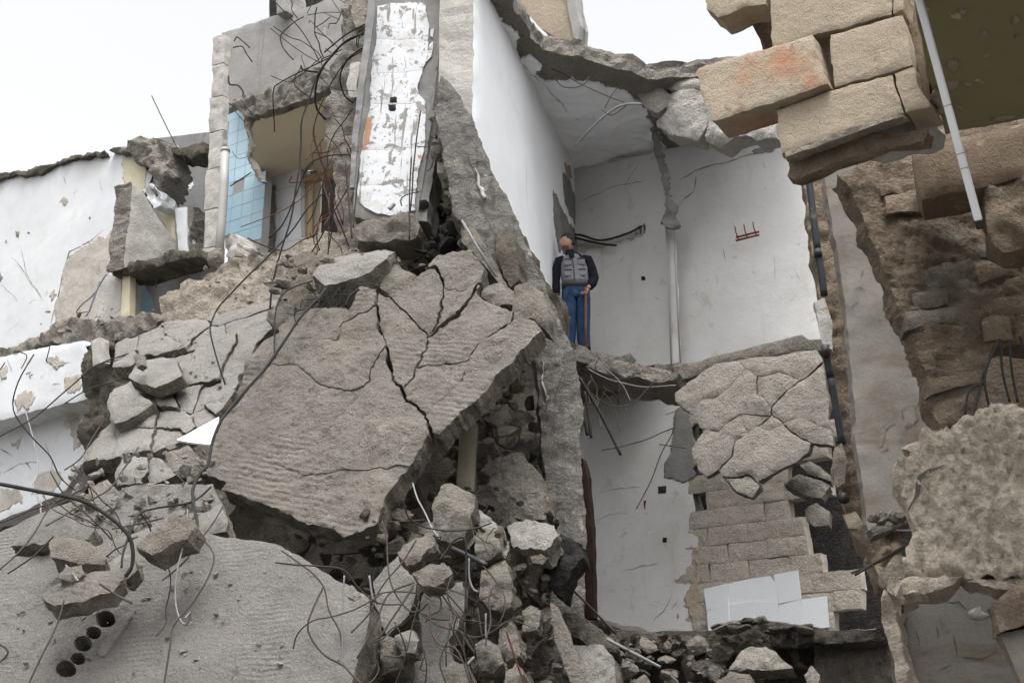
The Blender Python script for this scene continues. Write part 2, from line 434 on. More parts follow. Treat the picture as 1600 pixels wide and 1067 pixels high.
mat('wall_grey', g(0.240, .03), g(0.336, .03), .8, [((.5, .48, .45), 2, .66, .12)], .5, 22, .012, streak=((.12, .115, .11), (5, .25, 1), .60, .14))
mat('column', g(0.374, .05), g(0.493, .05), 2, [((0.242, 0.218, 0.194), 4, .62, .12)], .7, 20, .02)
mat('partition', g(0.245, 0.060), g(0.329, 0.060), 2.2, [((0.468, 0.425, 0.374), 6, .58, .1), ((0.153, 0.128, 0.102), 4, .58, .14)], 1, 26, .04, streak=((0.170, 0.145, 0.119), (11, 1.2, 1), .54, .14))
mat('stone', g(0.324, 0.190), g(0.412, 0.180), 2.5, [((0.296, 0.224, 0.160), 5, .58, .14), ((0.200, 0.152, 0.112), 45, .64, .05)], .82, 60, .007)
mat('stone_red', g(0.361, .19), g(0.430, .18), 2.5, [((0.413, 0.215, 0.129), 2.2, .50, .16), ((0.258, 0.172, 0.120), 7, .6, .1)], .82, 55, .007)
mat('stone_brown', (.185, .14, .10), (.26, .2, .145), 2.4, [((.13, .095, .068), 5, .57, .14), ((.34, .28, .21), 4, .60, .1)], .82, 45, .008)
mat('earth_stone', (0.265, 0.207, 0.152), (0.359, 0.289, 0.215), 2.4, [((0.156, 0.119, 0.086), 5, .57, .14), ((0.406, 0.343, 0.269), 6, .59, .1), ((0.281, 0.261, 0.226), 2.5, .55, .08)], 1, 24, .04, streak=((0.195, 0.144, 0.101), (1.3, 9, 1), .58, .12))
mat('rough_mortar', g(0.538, 0.140), g(0.672, 0.140), 3, [((0.381, 0.302, 0.235), 6, .60, .14)], .9, 26, .035)
mat('tan_paint', (.70, .61, .45), (.75, .67, .51), .7, [((.62, .52, .37), 1.5, .62, .15)], .15, 30, .005, fine=.05)
mat('green_paint', (.19, .172, .095), (.24, .215, .125), .9, [((.40, .35, .26), 3.3, .62, .02), ((.15, .14, .085), 1.5, .57, .2)], .3, 30, .006, fine=.08)
mat('blue_tile', (.47, .68, .80), (.53, .73, .84), .8, [], .1, 20, .002, .25, .5, fine=.03)
mat('white_tile', g(.68, -0.027), g(.75, -0.027), 1.2, [((.6, .6, .6), 3, .64, .15)], .06, 20, .002, .3, .4, fine=.03)
mat('peeling', g(.56, -.02), g(.63, -.02), 1, [((.24, .23, .22), 6, .57, .012), ((.30, .29, .28), 18, .60, .02), ((.42, .4, .37), 2, .55, .2)], .4, 30, .006, fine=.08, streak=((.24, .23, .22), (13, 1.2, 1), .585, .03))
mat('grout', g(.4), g(.5), 3)
mat('rust_paint', (.40, .23, .15), (.47, .29, .2), 4, [((.5, .45, .4), 8, .58, .1)], .2)
mat('crack', g(.07, .08), g(.13, .08), 6, [], .2)
mat('wood_dark', (0.020, 0.011, 0.007), (0.032, 0.018, 0.012), 3, [], .3, 25, .005, streak=((0.014, 0.008, 0.006), (18, .8, 1), .5, .15))
mat('wood_pale', (.38, .28, .17), (.46, .36, .23), 3, [], .3, 25, .005, .6)
mat('door_paint', (.55, .5, .38), (.62, .57, .45), 2, [], .2)
mat('cream_paint', (0.561, 0.510, 0.357), (0.612, 0.561, 0.425), 2, [((0.425, 0.357, 0.238), 4, .62, .1)], .3)
mat('teal_paint', (.2, .34, .38), (.26, .4, .44), 1.2, [], .2)
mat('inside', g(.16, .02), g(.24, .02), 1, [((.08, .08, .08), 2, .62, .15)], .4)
mat('plastic_black', g(.02), g(.035), 3, [], .1, 30, .002, .5, .4, fine=0)
mat('pipe_dark', (.018, .022, .026), (.03, .034, .038), 2, [((.12, .1, .08), 4, .60, .1)], .2, 20, .004, .6, .25, fine=.05)
mat('pipe_grey', g(0.294, .02), g(0.350, .02), 2, [((0.238, 0.217, 0.196), 3, .64, .15)], .15, 20, .004, .5, .4, fine=.05)
mat('steel', (.045, .037, .032), (.08, .066, .056), 8, [((.12, .06, .04), 12, .62, .1)], .4, 40, .003, .9, .1, fine=.1)
mat('cable', g(.02, .03), g(.035, .03), 8, [], .2, 40, .002, .85, .15, fine=0)
mat('pale_metal', g(.17), g(.25), 3, [((.1, .085, .07), 6, .55, .1)], .3, 30, .003, .85, .15, fine=.1)
mat('aluminium', g(.62, -.02), g(.72, -.02), 3, [((.3, .26, .24), 5, .70, .03)], .1, 30, .002, .4, .5, fine=.03)
mat('rack_red', (.16, .05, .04), (.22, .07, .05), 4)
mat('glossy_black', g(.015), g(.03), 4, [], .6, 12, .02, .3, .5, fine=0)
mat('ground', g(.16, .06), g(.26, .06), .8, [((.3, .27, .23), 3, .62, .1)], 1, 12, .05)
mat('skin', (.38, .215, .155), (.43, .25, .185), 6, [], .1, 30, .002, .6, .3, fine=.03)
mat('hair', g(.02), g(.06), 40, [((.13, .13, .13), 60, .6, .1)], .4, 60, .003, .8, .1, fine=.2)
mat('knit_navy', (.009, .010, .016), (.016, .017, .025), 8, [], .5, 50, .005)
mat('vest_grey', (.17, .17, .19), (.24, .24, .26), 5, [((.1, .1, .11), 7, .64, .08)], .6, 14, .02, .6)
mat('denim', (0.013, 0.033, 0.075), (0.030, 0.063, 0.120), 7, [((0.066, 0.102, 0.156), 5, .64, .12)], .6, 18, .015)
mat('leather', (.03, .018, .012), (.05, .03, .02), 6)
mat('stick_wood', (0.144, 0.066, 0.045), (0.180, 0.090, 0.060), 10)
mat('bare2', g(0.420, 0.105), g(0.525, 0.105), 2, [((0.315, 0.263, 0.210), 5, .59, .14), ((0.588, 0.536, 0.462), 7, .60, .1)], .8, 30, .02)
mat('pale_brown', g(0.290, 0.090), g(0.379, 0.090), 2.2, [((0.242, 0.197, 0.162), 4, .59, .14), ((0.466, 0.430, 0.376), 5, .60, .12)], .9, 26, .025)
mat('scrape', (.10, .11, .085), (.17, .18, .14), 5)
mat('earth_light', (.36, .28, .205), (.48, .385, .29), 3, [((.22, .165, .12), 5, .58, .12), ((.56, .48, .385), 7, .61, .1)], 1, 24, .04)
mat('white_board', g(.8), g(.84), 1, [], .05, 20, .002, .5, .3, fine=0)
mat('cream_wall', (0.320, 0.296, 0.224), (0.384, 0.352, 0.272), 1.2, [((0.160, 0.144, 0.120), 2.2, .62, .04)], .3, 25, .008)
mat('vest_dark', (.05, .05, .055), (.08, .08, .085), 6)
mat('rusty', (0.070, 0.035, 0.025), (0.119, 0.059, 0.038), 10)
mat('blue_cable', (.16, .18, .26), (.22, .25, .34), 6, [], .1, 30, .002, .5)
mat('pipe_grey2', g(.2), g(.28), 6, [], .1, 30, .002, .5)
mat('white_rubble', g(0.605, .07), g(0.748, .06), 3, [((0.440, 0.374, 0.297), 5, .58, .14)], 1, 22, .05)
mat('stubble', (.15, .085, .065), (.2, .115, .085), 30, [], .2)
mat('stone_grey', (.32, .285, .24), (.44, .395, .335), 3, [((.2, .17, .14), 5, .58, .12)], 1, 24, .04)
# ================================================================ the setting
gm = mesh('ground', [(-150, -60, 0), (150, -60, 0), (150, 240, 0), (-150, 240, 0)], [(0, 1, 2, 3)], [M['ground']], None, [(0, 0)] * 4)
tag(bpy.data.objects.new('ground', gm), kind='structure')
C.objects.link(bpy.data.objects['ground'])
def S(name, label, cat, px, pl, th, m, group=None, **kw):
    return tag(slab(name, P(px) if isinstance(px, str) else px, pl, th, M[m], smat=M[kw.pop('sm', m)], **kw), label, cat, group)
def part(name, px, pl, th, m, parent, **kw):
    return slab(name, P(px), pl, th, M[m], parent, smat=M[kw.pop('sm', m)], **kw)
def sh(name, px, host, m, **kw): return sheet(name, P(px), host, M[m], **kw)
def ck(px, host, w=.006, m='crack', **kw): return crack(P(px), host, w, M[m], **kw)

# ---------------------------------------------------------------- far left house
def NW(x, y, off): return FP(x, y, FP(100, 400, 19).xy(x, y).y + off)
w1 = FP(100, 400, 19)
far = S('rendered_wall', 'tall white rendered wall with grey bare patch at the far left', 'wall',
        '-250,332 0,278 55,266 110,249 165,240 200,238 225,260 236,275 225,300 205,330 196,430 160,470 160,505 80,527 0,555 -250,615', w1, .3, 'facing', sm='mortar', res=.09, jag=.05, relief=.010, rs=1.2)
sh('bare_patch', '108,395 150,376 172,364 170,430 152,500 84,506 95,450 100,420', far, 'bare', jag=.06)
sh('bare_patch', '92,313 101,307 108,313 103,322 95,321', far, 'bare', jag=.04)
sh('bare_patch', '76,462 86,450 88,458 80,472', far, 'bare', jag=.04)
sh('cream_patch', '190,250 205,244 232,270 226,298 205,318 195,290', far, 'cream_paint', jag=.05)
for s, w in (('162,360 140,378 108,393 98,430 92,460 78,514', .022), ('33,385 40,425 52,445 66,466', .006), ('18,400 27,410 44,436 62,462 70,470', .006),
             ('0,445 18,458 28,470', .006), ('100,275 104,290', .006), ('155,282 160,300', .008), ('10,520 30,505', .005)): ck(s, far, w)
for s in ('25,361 30,363 28,372 25,370', '42,364 47,365 43,367', '138,340 143,340 141,343', '8,376 11,374 10,380', '0,425 5,432 0,442'): sh('bare_patch', s, far, 'grey_render', jag=.02)
S('roof_edge', 'thin dark broken roof edge along top of the far left white wall', 'roof edge',
  '-250,320 0,271 22,268 50,262 58,258 75,258 100,247 130,241 165,234 168,240 130,246 110,250 80,262 50,270 20,274 0,280 -250,335', FP(100, 400, 18.85), .5, 'dark_rubble', res=.06, jag=.06, relief=.05, rs=3)
S('masonry_stub', 'brown broken masonry at the upper right corner of the far left wall', 'masonry',
  '165,235 200,221 225,213 241,214 256,228 262,262 256,288 243,300 234,292 238,272 226,256 206,250 198,238', NW(220, 250, -.25), .5, 'mortar', res=.05, jag=.07, relief=.12, rs=3)
S('roof_slab', 'thin broken roof slab over the dark upper room at left', 'roof', '238,214 262,224 290,229 318,221 320,240 300,246 280,240 258,238 246,230', NW(280, 230, -.1), .5, 'dark_rubble', res=.06, jag=.06, relief=.05)
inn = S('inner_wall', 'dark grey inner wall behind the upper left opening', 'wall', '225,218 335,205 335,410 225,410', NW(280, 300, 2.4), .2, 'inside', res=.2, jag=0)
sh('dark_patch', '266,298 276,295 292,298 294,306 284,312 280,325 272,322 270,308', inn, 'soot_and_shade', jag=.06)  # near black patch on the inner wall
sh('bare_patch', '281,285 296,284 306,288 297,298 290,296', inn, 'facing', jag=.04)
S('plaster_lump', 'crumbled white plaster lump beside the upper left opening', 'debris', '227,296 240,287 252,300 250,316 242,325 230,312', NW(240, 305, -.2), .3, 'facing', res=.05, jag=.05, relief=.1, rs=5)
jm = thing('door_jamb', 'broken cream and white door jamb in the upper left opening', 'door jamb', at(275, 395, 18.9))
part('cream_block', '248,327 272,324 273,380 262,360', NW(270, 350, .35), .25, 'cream_paint', jm, jag=.03)
part('white_trim', '272,324 290,323 291,396 278,392', NW(270, 350, .25), .2, 'facing', jm, jag=.015)
part('broken_edge', '290,322 299,324 300,345 295,360 294,395 290,396', NW(270, 350, .3), .3, 'mortar', jm, jag=.04)
S('cross_wall', 'stub of cross wall broken off in a slope, grey plaster side and stone end', 'wall',
  '206,283 214,290 232,315 252,345 272,372 292,400 250,412 196,418 198,380 204,330', PL(207, 340, NW(207, 340, -1.0).o.y, 57), .40, 'column', sm='mortar', res=.07, jag=.03, relief=.02)
S('floor_edge', 'broken brown floor edge below the sloped cross wall at left', 'floor', '168,428 198,412 235,404 262,396 312,388 314,400 272,411 230,418 200,427 176,434', NW(240, 410, -.9), .5, 'dark_rubble', res=.05, jag=.05, relief=.08, rs=3)
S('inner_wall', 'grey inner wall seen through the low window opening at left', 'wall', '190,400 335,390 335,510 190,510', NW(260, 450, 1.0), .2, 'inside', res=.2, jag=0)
S('teal_reveal', 'teal painted side wall inside the low window opening', 'wall', '203,426 203,500 244,484 236,462 222,440', PL(203, 450, NW(203, 450, -.3).o.y, 57), .15, 'teal_paint', res=.1, jag=.01)
pr = thing('window_pier', 'pale concrete pier left of the low window opening', 'pier', at(175, 503, 17.7))
part('pier_block', '156,433 190,429 189,500 151,506', NW(175, 465, -.7), .4, 'column', pr, jag=.02)
part('jamb_board', '191,431 203,430 201,492 187,500', NW(175, 465, -.75), .12, 'cream_paint', pr, jag=.006)
S('rubble_ledge', 'long broken concrete ledge under the far left white wall', 'ledge',
  '-250,592 0,545 72,522 76,508 96,498 130,500 165,503 205,490 222,484 248,488 262,500 250,508 215,524 180,534 140,548 120,540 80,536 0,562 -250,618', FP(100, 520, 16.9), .9, 'mortar', res=.05, jag=.07, relief=.10, rs=2.5)
up = S('parapet_wall', 'white rendered band with projecting lower lip at far left', 'wall',
       '-250,608 0,556 60,543 132,532 136,560 130,600 136,622 0,655 -250,716', FP(80, 590, 16.9), .55, 'facing', res=.07, jag=.03, relief=.008)
sh('bare_patch', '22,626 34,612 52,607 58,622 44,636 28,640', up, 'bare', jag=.06)
sh('bare_patch', '72,560 92,556 104,568 92,578 76,570', up, 'column', jag=.05)
for s in ('80,560 95,570 110,566', '10,560 20,580', '82,601 95,600'): ck(s, up, .008)
lw = S('rendered_wall', 'lower white wall below the projecting lip at far left', 'wall',
       '-250,690 0,640 136,610 158,690 130,722 105,762 40,796 0,812 -250,900', FP(80, 700, 17.5), .3, 'facing', res=.08, jag=.03, relief=.008)
for s in ('95,650 120,640', '5,740 30,725 60,722', '40,720 50,735', '70,690 82,720 78,750', '0,700 20,712'): ck(s, lw, .008)
for s in ('60,742 84,735 100,748 80,770 50,768', '108,660 128,652 134,690 118,700', '0,770 20,762 34,780 0,800', '20,690 34,686 30,698'): sh('bare_patch', s, lw, 'bare', jag=.06)
for s in ('100,590 124,584 126,606 108,612', '0,575 14,570 10,590 0,596', '40,585 52,580 48,592'): sh('bare_patch', s, up, 'bare', jag=.05)
S('masonry_strip', 'dark crumbled masonry strip between white wall and cracked slab', 'masonry',
  '134,542 158,531 180,540 174,600 168,640 160,690 128,716 121,680 134,640 126,600 134,570', FP(150, 620, 16.2), .7, 'dark_rubble', res=.05, jag=.07, relief=.12, rs=3)
S('concrete_post', 'short pale square post stub in the crumbled masonry strip', 'post', '141,531 157,528 158,566 143,570', FP(150, 550, 15.9), .15, 'column', jag=.012)

# ---------------------------------------------------------------- upper left house
gw = FP(440, 100, 17.2)
wg = S('grey_wall', 'grey streaked concrete wall under the sky at upper left', 'wall',
       '345,52 385,38 432,24 470,14 540,-8 560,-90 620,-90 600,150 520,150 470,125 420,150 380,160 345,175', gw, .15, 'wall_grey', res=.1, jag=.03, relief=.02)
ck('402,110 404,60 408,28', wg, .02, 'wall_grey')
S('window_lintel', 'dark opening frame above the grey concrete wall', 'lintel', '431,-60 444,-60 446,16 432,22', FP(440, 0, 17.0), .5, 'wall_grey', jag=.02)
S('inner_wall', 'inner wall coloured black for the shade in the opening at top left', 'wall', '420,-70 560,-110 560,20 420,30', FP(480, 0, 18.4), .2, 'soot_and_shade', res=.3, jag=0)  # the darkness of the opening is painted on this wall
colp = FP(330, 240, 16.9)
clm = thing('block_column', 'pale concrete block column at the left edge of the upper house', 'column', colp.xy(330, 430, -.4))
ys = [54, 100, 150, 205, 262, 325, 385, 432]
for i in range(7):
    a, b = ys[i], ys[i + 1]
    xl = lambda y: 333 - (y - 54) * .052 + (2 if (i % 2) else 0)
    xr = lambda y: 352 - (y - 54) * .03
    slab('block', [(xl(a), a + 4), (xr(a), a - 1), (xr(b) - .5, b - 2.5), (xl(b), b + 2.5)], colp, .12, M['column'], clm, jag=.012, relief=.02, rs=4, res=.05, edge=.004, smat=M['column'])
bt = FP(375, 280, 18.2)
tw = thing('tiled_wall', 'light blue tiled wall beside grey drain pipe', 'wall', bt.xy(372, 395, -.2))
outl = P('344,186 372,176 386,168 400,205 402,250 412,280 405,395 352,388')
ou = [bt.uv(*p) for p in outl]
lo_u, hi_u = min(p[0] for p in ou), max(p[0] for p in ou); lo_v, hi_v = min(p[1] for p in ou), max(p[1] for p in ou)
slab('tile_bed', outl, bt, .2, M['grout'], tw, res=.15, jag=0, relief=0, edge=0)
tu, tv = .245, .245
tile_cache = {}
i = 0; v = lo_v
while v < hi_v:
    u = lo_u + (0)
    while u < hi_u:
        q = [(u + .004, v + .004), (u + tu - .004, v + .004), (u + tu - .004, v + tv - .004), (u + .004, v + tv - .004)]
        cen = np.array([[u + tu / 2, v + tv / 2]])
        if inpoly(cen, ou)[0] and (i * 7919) % 23 != 5:
            slab('tile', q, bt, .012, M['blue_tile'], tw, uvin=True, res=.3, jag=0, relief=0, edge=0, dz=.012, tl=(random.uniform(-.006, .006), random.uniform(-.006, .006)))
        i += 1; u += tu
    v += tv
dp = thing('drain_pipe', 'grey vertical drain pipe stub in front of blue tiles', 'pipe', at(345, 425, 16.3))
link('pipe', tube_mesh('pipe', [at(352, 236, 16.35), at(350, 290, 16.32), at(346, 350, 16.3), at(341, 412, 16.28)], .066, M['pipe_grey'], 20), dp)
link('pipe_rim', tube_mesh('pipe_rim', [at(352.2, 233, 16.35), at(352, 238, 16.35)], .072, M['pipe_grey'], 20), dp)
link('cement_foot', rock_mesh('cement_foot', (.24, .24, .4), 5, M['mortar'], 3, .1), dp).location = at(336, 425, 16.28) - dp.location
for k, (s, d) in enumerate((('352,385 360,365 372,368 374,400 355,402', 16.2), ('372,375 380,390 380,398 400,392 404,405 376,405', 16.6), ('310,440 330,425 352,405 400,398 440,392 470,400 440,412 380,428 330,440', 15.9))):
    S('mortar_lump', ('broken mortar lump at the foot of the drain pipe', 'crumbled sill under the blue tiled wall', 'pale crumbled concrete heap below the column and drain pipe')[k], 'rubble', s, FP(370, 395, d), .4, ('column', 'mortar', 'cream_rubble')[k], res=.05, jag=.05, relief=.08, rs=4)
# soffit slab
so = HP(390, 182, 16.3)
sof = S('balcony_slab', 'projecting concrete slab with smooth tan painted underside', 'slab',
        '384,186 395,178 430,168 480,152 512,138 530,150 530,262 505,268 480,268 405,284 396,260 388,240 390,215 382,200', so, .24, 'tan_paint', sm='mortar', res=.06, jag=.03, relief=.006, rs=1)
S('broken_slab_edge', 'jagged broken front edge of the tan underside slab', 'concrete', '358,160 385,148 410,143 440,128 470,112 505,104 515,135 485,154 440,168 398,180 384,186 372,172', FP(430, 150, 15.9), .14, 'mortar', res=.04, jag=.025, js=5, relief=.06, rs=7)
S('broken_slab_side', 'ragged left end of the tan underside slab', 'concrete', '382,184 393,180 388,200 394,225 392,245 402,262 412,284 404,285 392,262 384,240 387,215', FP(392, 230, 16.2), .08, 'mortar', res=.035, jag=.014, js=6, relief=.03, rs=7)
wt = FP(440, 330, 18.2)
whw = thing('white_tiled_wall', 'white tiled wall under the tan slab next to a wooden door', 'wall', wt.xy(435, 392, -.2))
slab('tile_bed', P('408,280 472,262 470,400 404,400'), wt, .2, M['grout'], whw, res=.2, jag=0, relief=0, edge=0)
rows = [270, 296, 325, 354, 380, 402]
for a, b in zip(rows, rows[1:]):
    for x0, x1 in ((407, 438), (438.6, 470)):
        f = lambda x, y: (x, y - (x - 407) * .22 + 8)
        slab('tile', [f(x0, a), f(x1, a), f(x1, b - .6), f(x0, b - .6)], wt, .015, M['white_tile'], whw, res=.4, jag=0, relief=0, edge=0, dz=.014, tl=(random.uniform(-.01, .01), random.uniform(-.01, .01)))
part('broken_edge', '403,283 411,281 409,400 402,400', FP(405, 330, 18.0), .3, 'rubble', whw, jag=.02, relief=.04, rs=5)
dr = thing('door', 'pale wooden door standing open in its brown frame', 'door', at(490, 372, 18.1))
part('door_frame', '468,282 482,278 480,372 466,376', FP(475, 330, 18.05), .12, 'wood_pale', dr, jag=.004)
part('door_leaf', '484,283 500,279 498,370 484,373', FP(475, 330, 18.25), .05, 'door_paint', dr, jag=.002, res=.3)
part('door_frame', '468,276 525,262 525,272 482,283 468,287', FP(475, 330, 18.0), .12, 'wood_pale', dr, jag=.004)
S('inner_wall', 'inner wall coloured black for the shade behind the half open wooden door', 'wall', '480,268 560,250 560,400 480,400', FP(510, 330, 18.6), .2, 'soot_and_shade', res=.3, jag=0)  # black colour stands for the unlit room behind the door
S('broken_column', 'rough broken concrete column wrapped in loose cables', 'column',
  '532,-80 580,-80 575,20 568,110 560,220 556,320 556,400 536,402 528,340 520,280 508,215 500,180 515,150 512,110 530,80 536,30', PL(535, 200, 14.3, -25), .4, 'mortar', res=.05, jag=.06, relief=.10, rs=2.5)
S('plaster_remnant', 'smooth plaster remnant on the rough column behind cables', 'plaster', '545,100 560,95 556,150 547,152 541,130', PL(550, 120, 14.1, -25), .05, 'column', jag=.03)
S('plaster_remnant', 'pinkish plaster remnant near the top of the rough column', 'plaster', '550,-10 573,-14 571,40 556,44 548,22', PL(560, 20, 14.1, -25), .05, 'cream_rubble', jag=.03)

# ---------------------------------------------------------------- hanging white beam
hb = PL(620, 170, 12.5, -12, 4)
beam = thing('hanging_panel', 'hanging concrete wall panel with flaking white tiles', 'panel', hb.xy(610, 345, -.3))
part('panel_core', '578,-40 690,-40 694,30 696,90 684,200 668,344 600,346 552,340 550,290 563,150', hb, .38, 'grey_render', beam, jag=.03, relief=.015, res=.06)
pcs = [[hb.uv(*p) + (0.0,) for p in P('592,12 612,6 665,8 672,50 668,88 660,112 652,140 655,150 667,162 664,220 652,300 650,330 622,338 590,334 562,318 558,300 566,240 576,180 579,140 582,110 588,60')]]
for s in ('580,62 625,64 675,63', '560,166 620,166 675,160', '556,236 610,236 670,232', '550,290 600,290 660,284', '570,118 620,116 662,112'): split(pcs, P(s), hb, .0025)
for pc in pcs: slab('tile_row', pc, hb, .02, M['peeling'], beam, uvin=True, dz=.028, jag=.025, js=5, relief=.004, edge=.004, res=.06)
part('tile_remnant', '674,48 679,46 676,60 672,58', hb, .02, 'peeling', beam, jag=.01, dz=.03)
part('tile_remnant', '670,72 677,66 675,90 666,100', hb, .02, 'peeling', beam, jag=.015, dz=.03)
for s in ('574,186 584,183 582,212 576,234 567,238 570,210', '655,232 662,230 660,252 652,256'): part('rust_stain', s, hb, .012, 'rust_paint', beam, jag=.008, dz=.036, relief=0)
for x, y in ((616, 158), (614, 171)):
    part('socket_box', '%f,%f %f,%f %f,%f %f,%f' % (x - 6, y - 5, x + 6, y - 5.5, x + 6, y + 5, x - 6, y + 5), hb, .03, 'soot_and_shade', beam, dz=.042, jag=.008, relief=.01, res=.02)
part('steel_edge', '577,-40 586,-40 585,20 572,110 560,200 552,292 545,292 551,200 562,110 574,10', PL(570, 130, 12.3, -12, 4), .06, 'pale_metal', beam, jag=.008, relief=.01, res=.06)
link('metal_strip', tube_mesh('metal_strip', [at(x, y, 12.35) for x, y in P('688,48 686,85 680,130 674,190 667,240 658,300 655,332')], .016, M['pale_metal'], 5), beam)
S('broken_footing', 'heavy broken concrete end hanging under the white tiled panel', 'concrete', '552,352 575,342 610,340 640,332 656,346 652,368 630,374 590,380 560,376', PL(600, 355, 12.3, -12, 10), .4, 'rubble', res=.05, jag=.04, relief=.08, rs=4)
o = tag(link('plastic_bag', rock_mesh('plastic_bag', (.22, .2, .17), 11, M['glossy_black'], 3, .35)), 'crumpled black plastic bag at the top of the white tiled panel', 'bag'); o.location = at(703, 22, 12.5)
for k, (s, d, l) in enumerate((('692,80 706,74 721,76 721,118 712,134 696,126', 12.6, 'dark squared block beside the top of the hanging panel'),
                               ('692,150 712,142 722,165 720,195 700,200 690,180', 12.9, 'dark chunk wedged between the panel and the leaning wall'),
                               ('668,225 682,222 684,250 676,272 664,262', 12.7, 'small brown chunk right of the rust stained tiles'),
                               ('704,235 724,225 736,260 736,300 722,318 706,290', 12.9, 'brown rough stone wedged halfway down the leaning wall'))):
    S('rubble_chunk', l, 'rubble', s, PL(700, 200, d, -15, 10), .3, 'dark_rubble' if k < 2 else 'mortar', res=.05, jag=.03, relief=.07, rs=4)

# ---------------------------------------------------------------- the open rooms
LWP = PL(898, 262, 17, 74)
side = S('side_wall', 'tall smooth white side wall of the upper open room', 'wall', '743,-120 786,-120 790,-6 900,244 900,575 858,575 743,262', LWP, .45, 'side_white', sm='column', res=.14, jag=.012, relief=.012, rs=.6, edge=.03)
sh('bare_patch', '863,298 870,308 884,340 903,372 905,395 890,400 872,390 865,350', side, 'grey_render', jag=.04)  # this and the next: niche openings as grey patches, shade in the colour
sh('bare_patch', '879,268 888,280 898,306 899,350 890,338 881,315', side, 'grey_render', jag=.03)
sh('brick_patch', '882,256 890,258 893,280 886,282', side, 'stone_red', jag=.03)
for s in ('778,105 782,125', '793,135 800,165', '802,165 812,182', '826,195 829,215', '822,240 823,300 826,350', '850,455 862,470'): ck(s, side, .006, 'column')
BW = FP(898, 350, 17)
back = S('back_wall', 'white cracked back wall of the upper open room', 'wall', '860,270 898,262 1040,234 1215,198 1240,195 1258,275 1270,420 1282,530 1050,586 860,625', BW, .3, 'room_white', sm='mortar', res=.1, jag=.02, relief=.012, rs=.8)
ck('905,316 930,306 950,296 975,288 1010,283', back, .012, 'grey_render'); ck('975,290 990,270 1000,255', back, .006, 'grey_render')
ck('978,292 985,310 982,325', back, .006, 'grey_render'); ck('1062,282 1090,266 1112,258 1135,254 1160,246 1212,232', back, .016, 'grey_render')
ck('1060,322 1068,312 1084,300 1088,276', back, .018, 'grey_render'); ck('903,268 960,252 1036,236', back, .008, 'grey_render')
for s in ('1110,262 1118,280', '1192,250 1197,265', '948,322 955,320', '1120,430 1122,440', '1130,385 1133,410', '1210,400 1212,440', '1240,420 1250,440'): ck(s, back, .006, 'grey_render')
for s in ('1002,432 1008,432 1008,438 1002,438', '920,176 920,176 920,176'): 
    if s[0] == '1' and s[3] == '2': sh('hole_shade', s, back, 'soot_and_shade', jag=.006)  # flat patch, the hole's shade put into its colour
sh('bare_patch', '892,388 915,380 950,375 985,362 1006,352 1012,362 1000,374 965,378 930,388 898,396', back, 'bare', jag=.04)
sh('dark_patch', '990,358 1006,352 1010,364 996,370', back, 'dark_rubble', jag=.03)  # darker brown patch at the end of the bare strip
sh('bare_patch', '1175,236 1205,230 1214,238 1180,244', back, 'grey_render', jag=.03)
part('partition_scar', '1012,172 1024,200 1036,248 1044,285 1046,312 1058,328 1058,350 1048,356 1032,350 1036,330 1037,300 1028,258 1018,215 1010,186', FP(1035, 270, 15.6), .06, 'grey_render', back, jag=.06, js=6, relief=.06, rs=8, res=.04)
part('conduit_strip', '1041,352 1053,350 1063,566 1049,569', FP(1050, 450, 15.85), .03, 'room_white', back, jag=.012)
for s in ('1040,352 1044,420 1049,568', '1053,350 1056,430 1063,566'):
    link('conduit', tube_mesh('conduit', [FP(1050, 450, 15.8).xy(x, y) for x, y in P(s)], .012, M['pipe_grey'], 6), back)
for s, l in (('893,370 915,372 945,380 985,370 1008,358', 'thick black cable running out of the wall chase behind the man'), ('905,376 930,382 950,386 969,388', 'short black cable end poking right behind the man')):
    wire('cable', s, (BW, .12), .018, M['cable'], l, 'cable')
rk = thing('coat_rack', 'small red brown coat rack on the upper back wall', 'coat rack', BW.xy(1168, 374, .06))
RP = FP(1168, 365, 14.6)
link('rail', tube_mesh('rail', [RP.xy(1150, 371), RP.xy(1186, 362)], .016, M['rack_red'], 6), rk)
link('rail', tube_mesh('rail', [RP.xy(1150, 376), RP.xy(1186, 367)], .016, M['rack_red'], 6), rk)
for x, y in ((1153, 372), (1167, 369), (1181, 365)): link('peg', tube_mesh('peg', [RP.xy(x + 1, y + 3), RP.xy(x, y - 6, .07), RP.xy(x - 1, y - 15, .08)], .009, M['rack_red'], 5), rk)
# roof
RF = HP(898, 262, 17)
roof = S('roof_slab', 'broken concrete roof over the white room with stripped dark underside', 'roof',
         '735,-60 790,-30 802,14 826,52 850,80 902,92 955,106 985,116 1010,126 1100,122 1230,100 1262,192 1040,238 880,268', RF, .26, 'mortar', sm='mortar', res=.08, jag=.05, relief=.05, rs=2)
ceil = sh('ceiling_plaster', '766,14 760,30 880,275 898,266 1044,236 1012,176 992,150 972,138 945,134 925,128 904,126 890,122 868,122 850,126 838,116 846,98 826,84 812,92 800,68 814,58 800,44 788,36', roof, 'side_white', off=.03, jag=.05)
ck('818,96 850,130 890,171', roof, .01, 'crack', off=.05); ck('925,177 930,176', roof, .03, 'soot_and_shade', off=.05)
ck('900,178 908,186', roof, .012, 'grey_render', off=.05); ck('953,205 962,200', roof, .008, 'grey_render', off=.05)
rp = FP(1100, 170, 14.3)
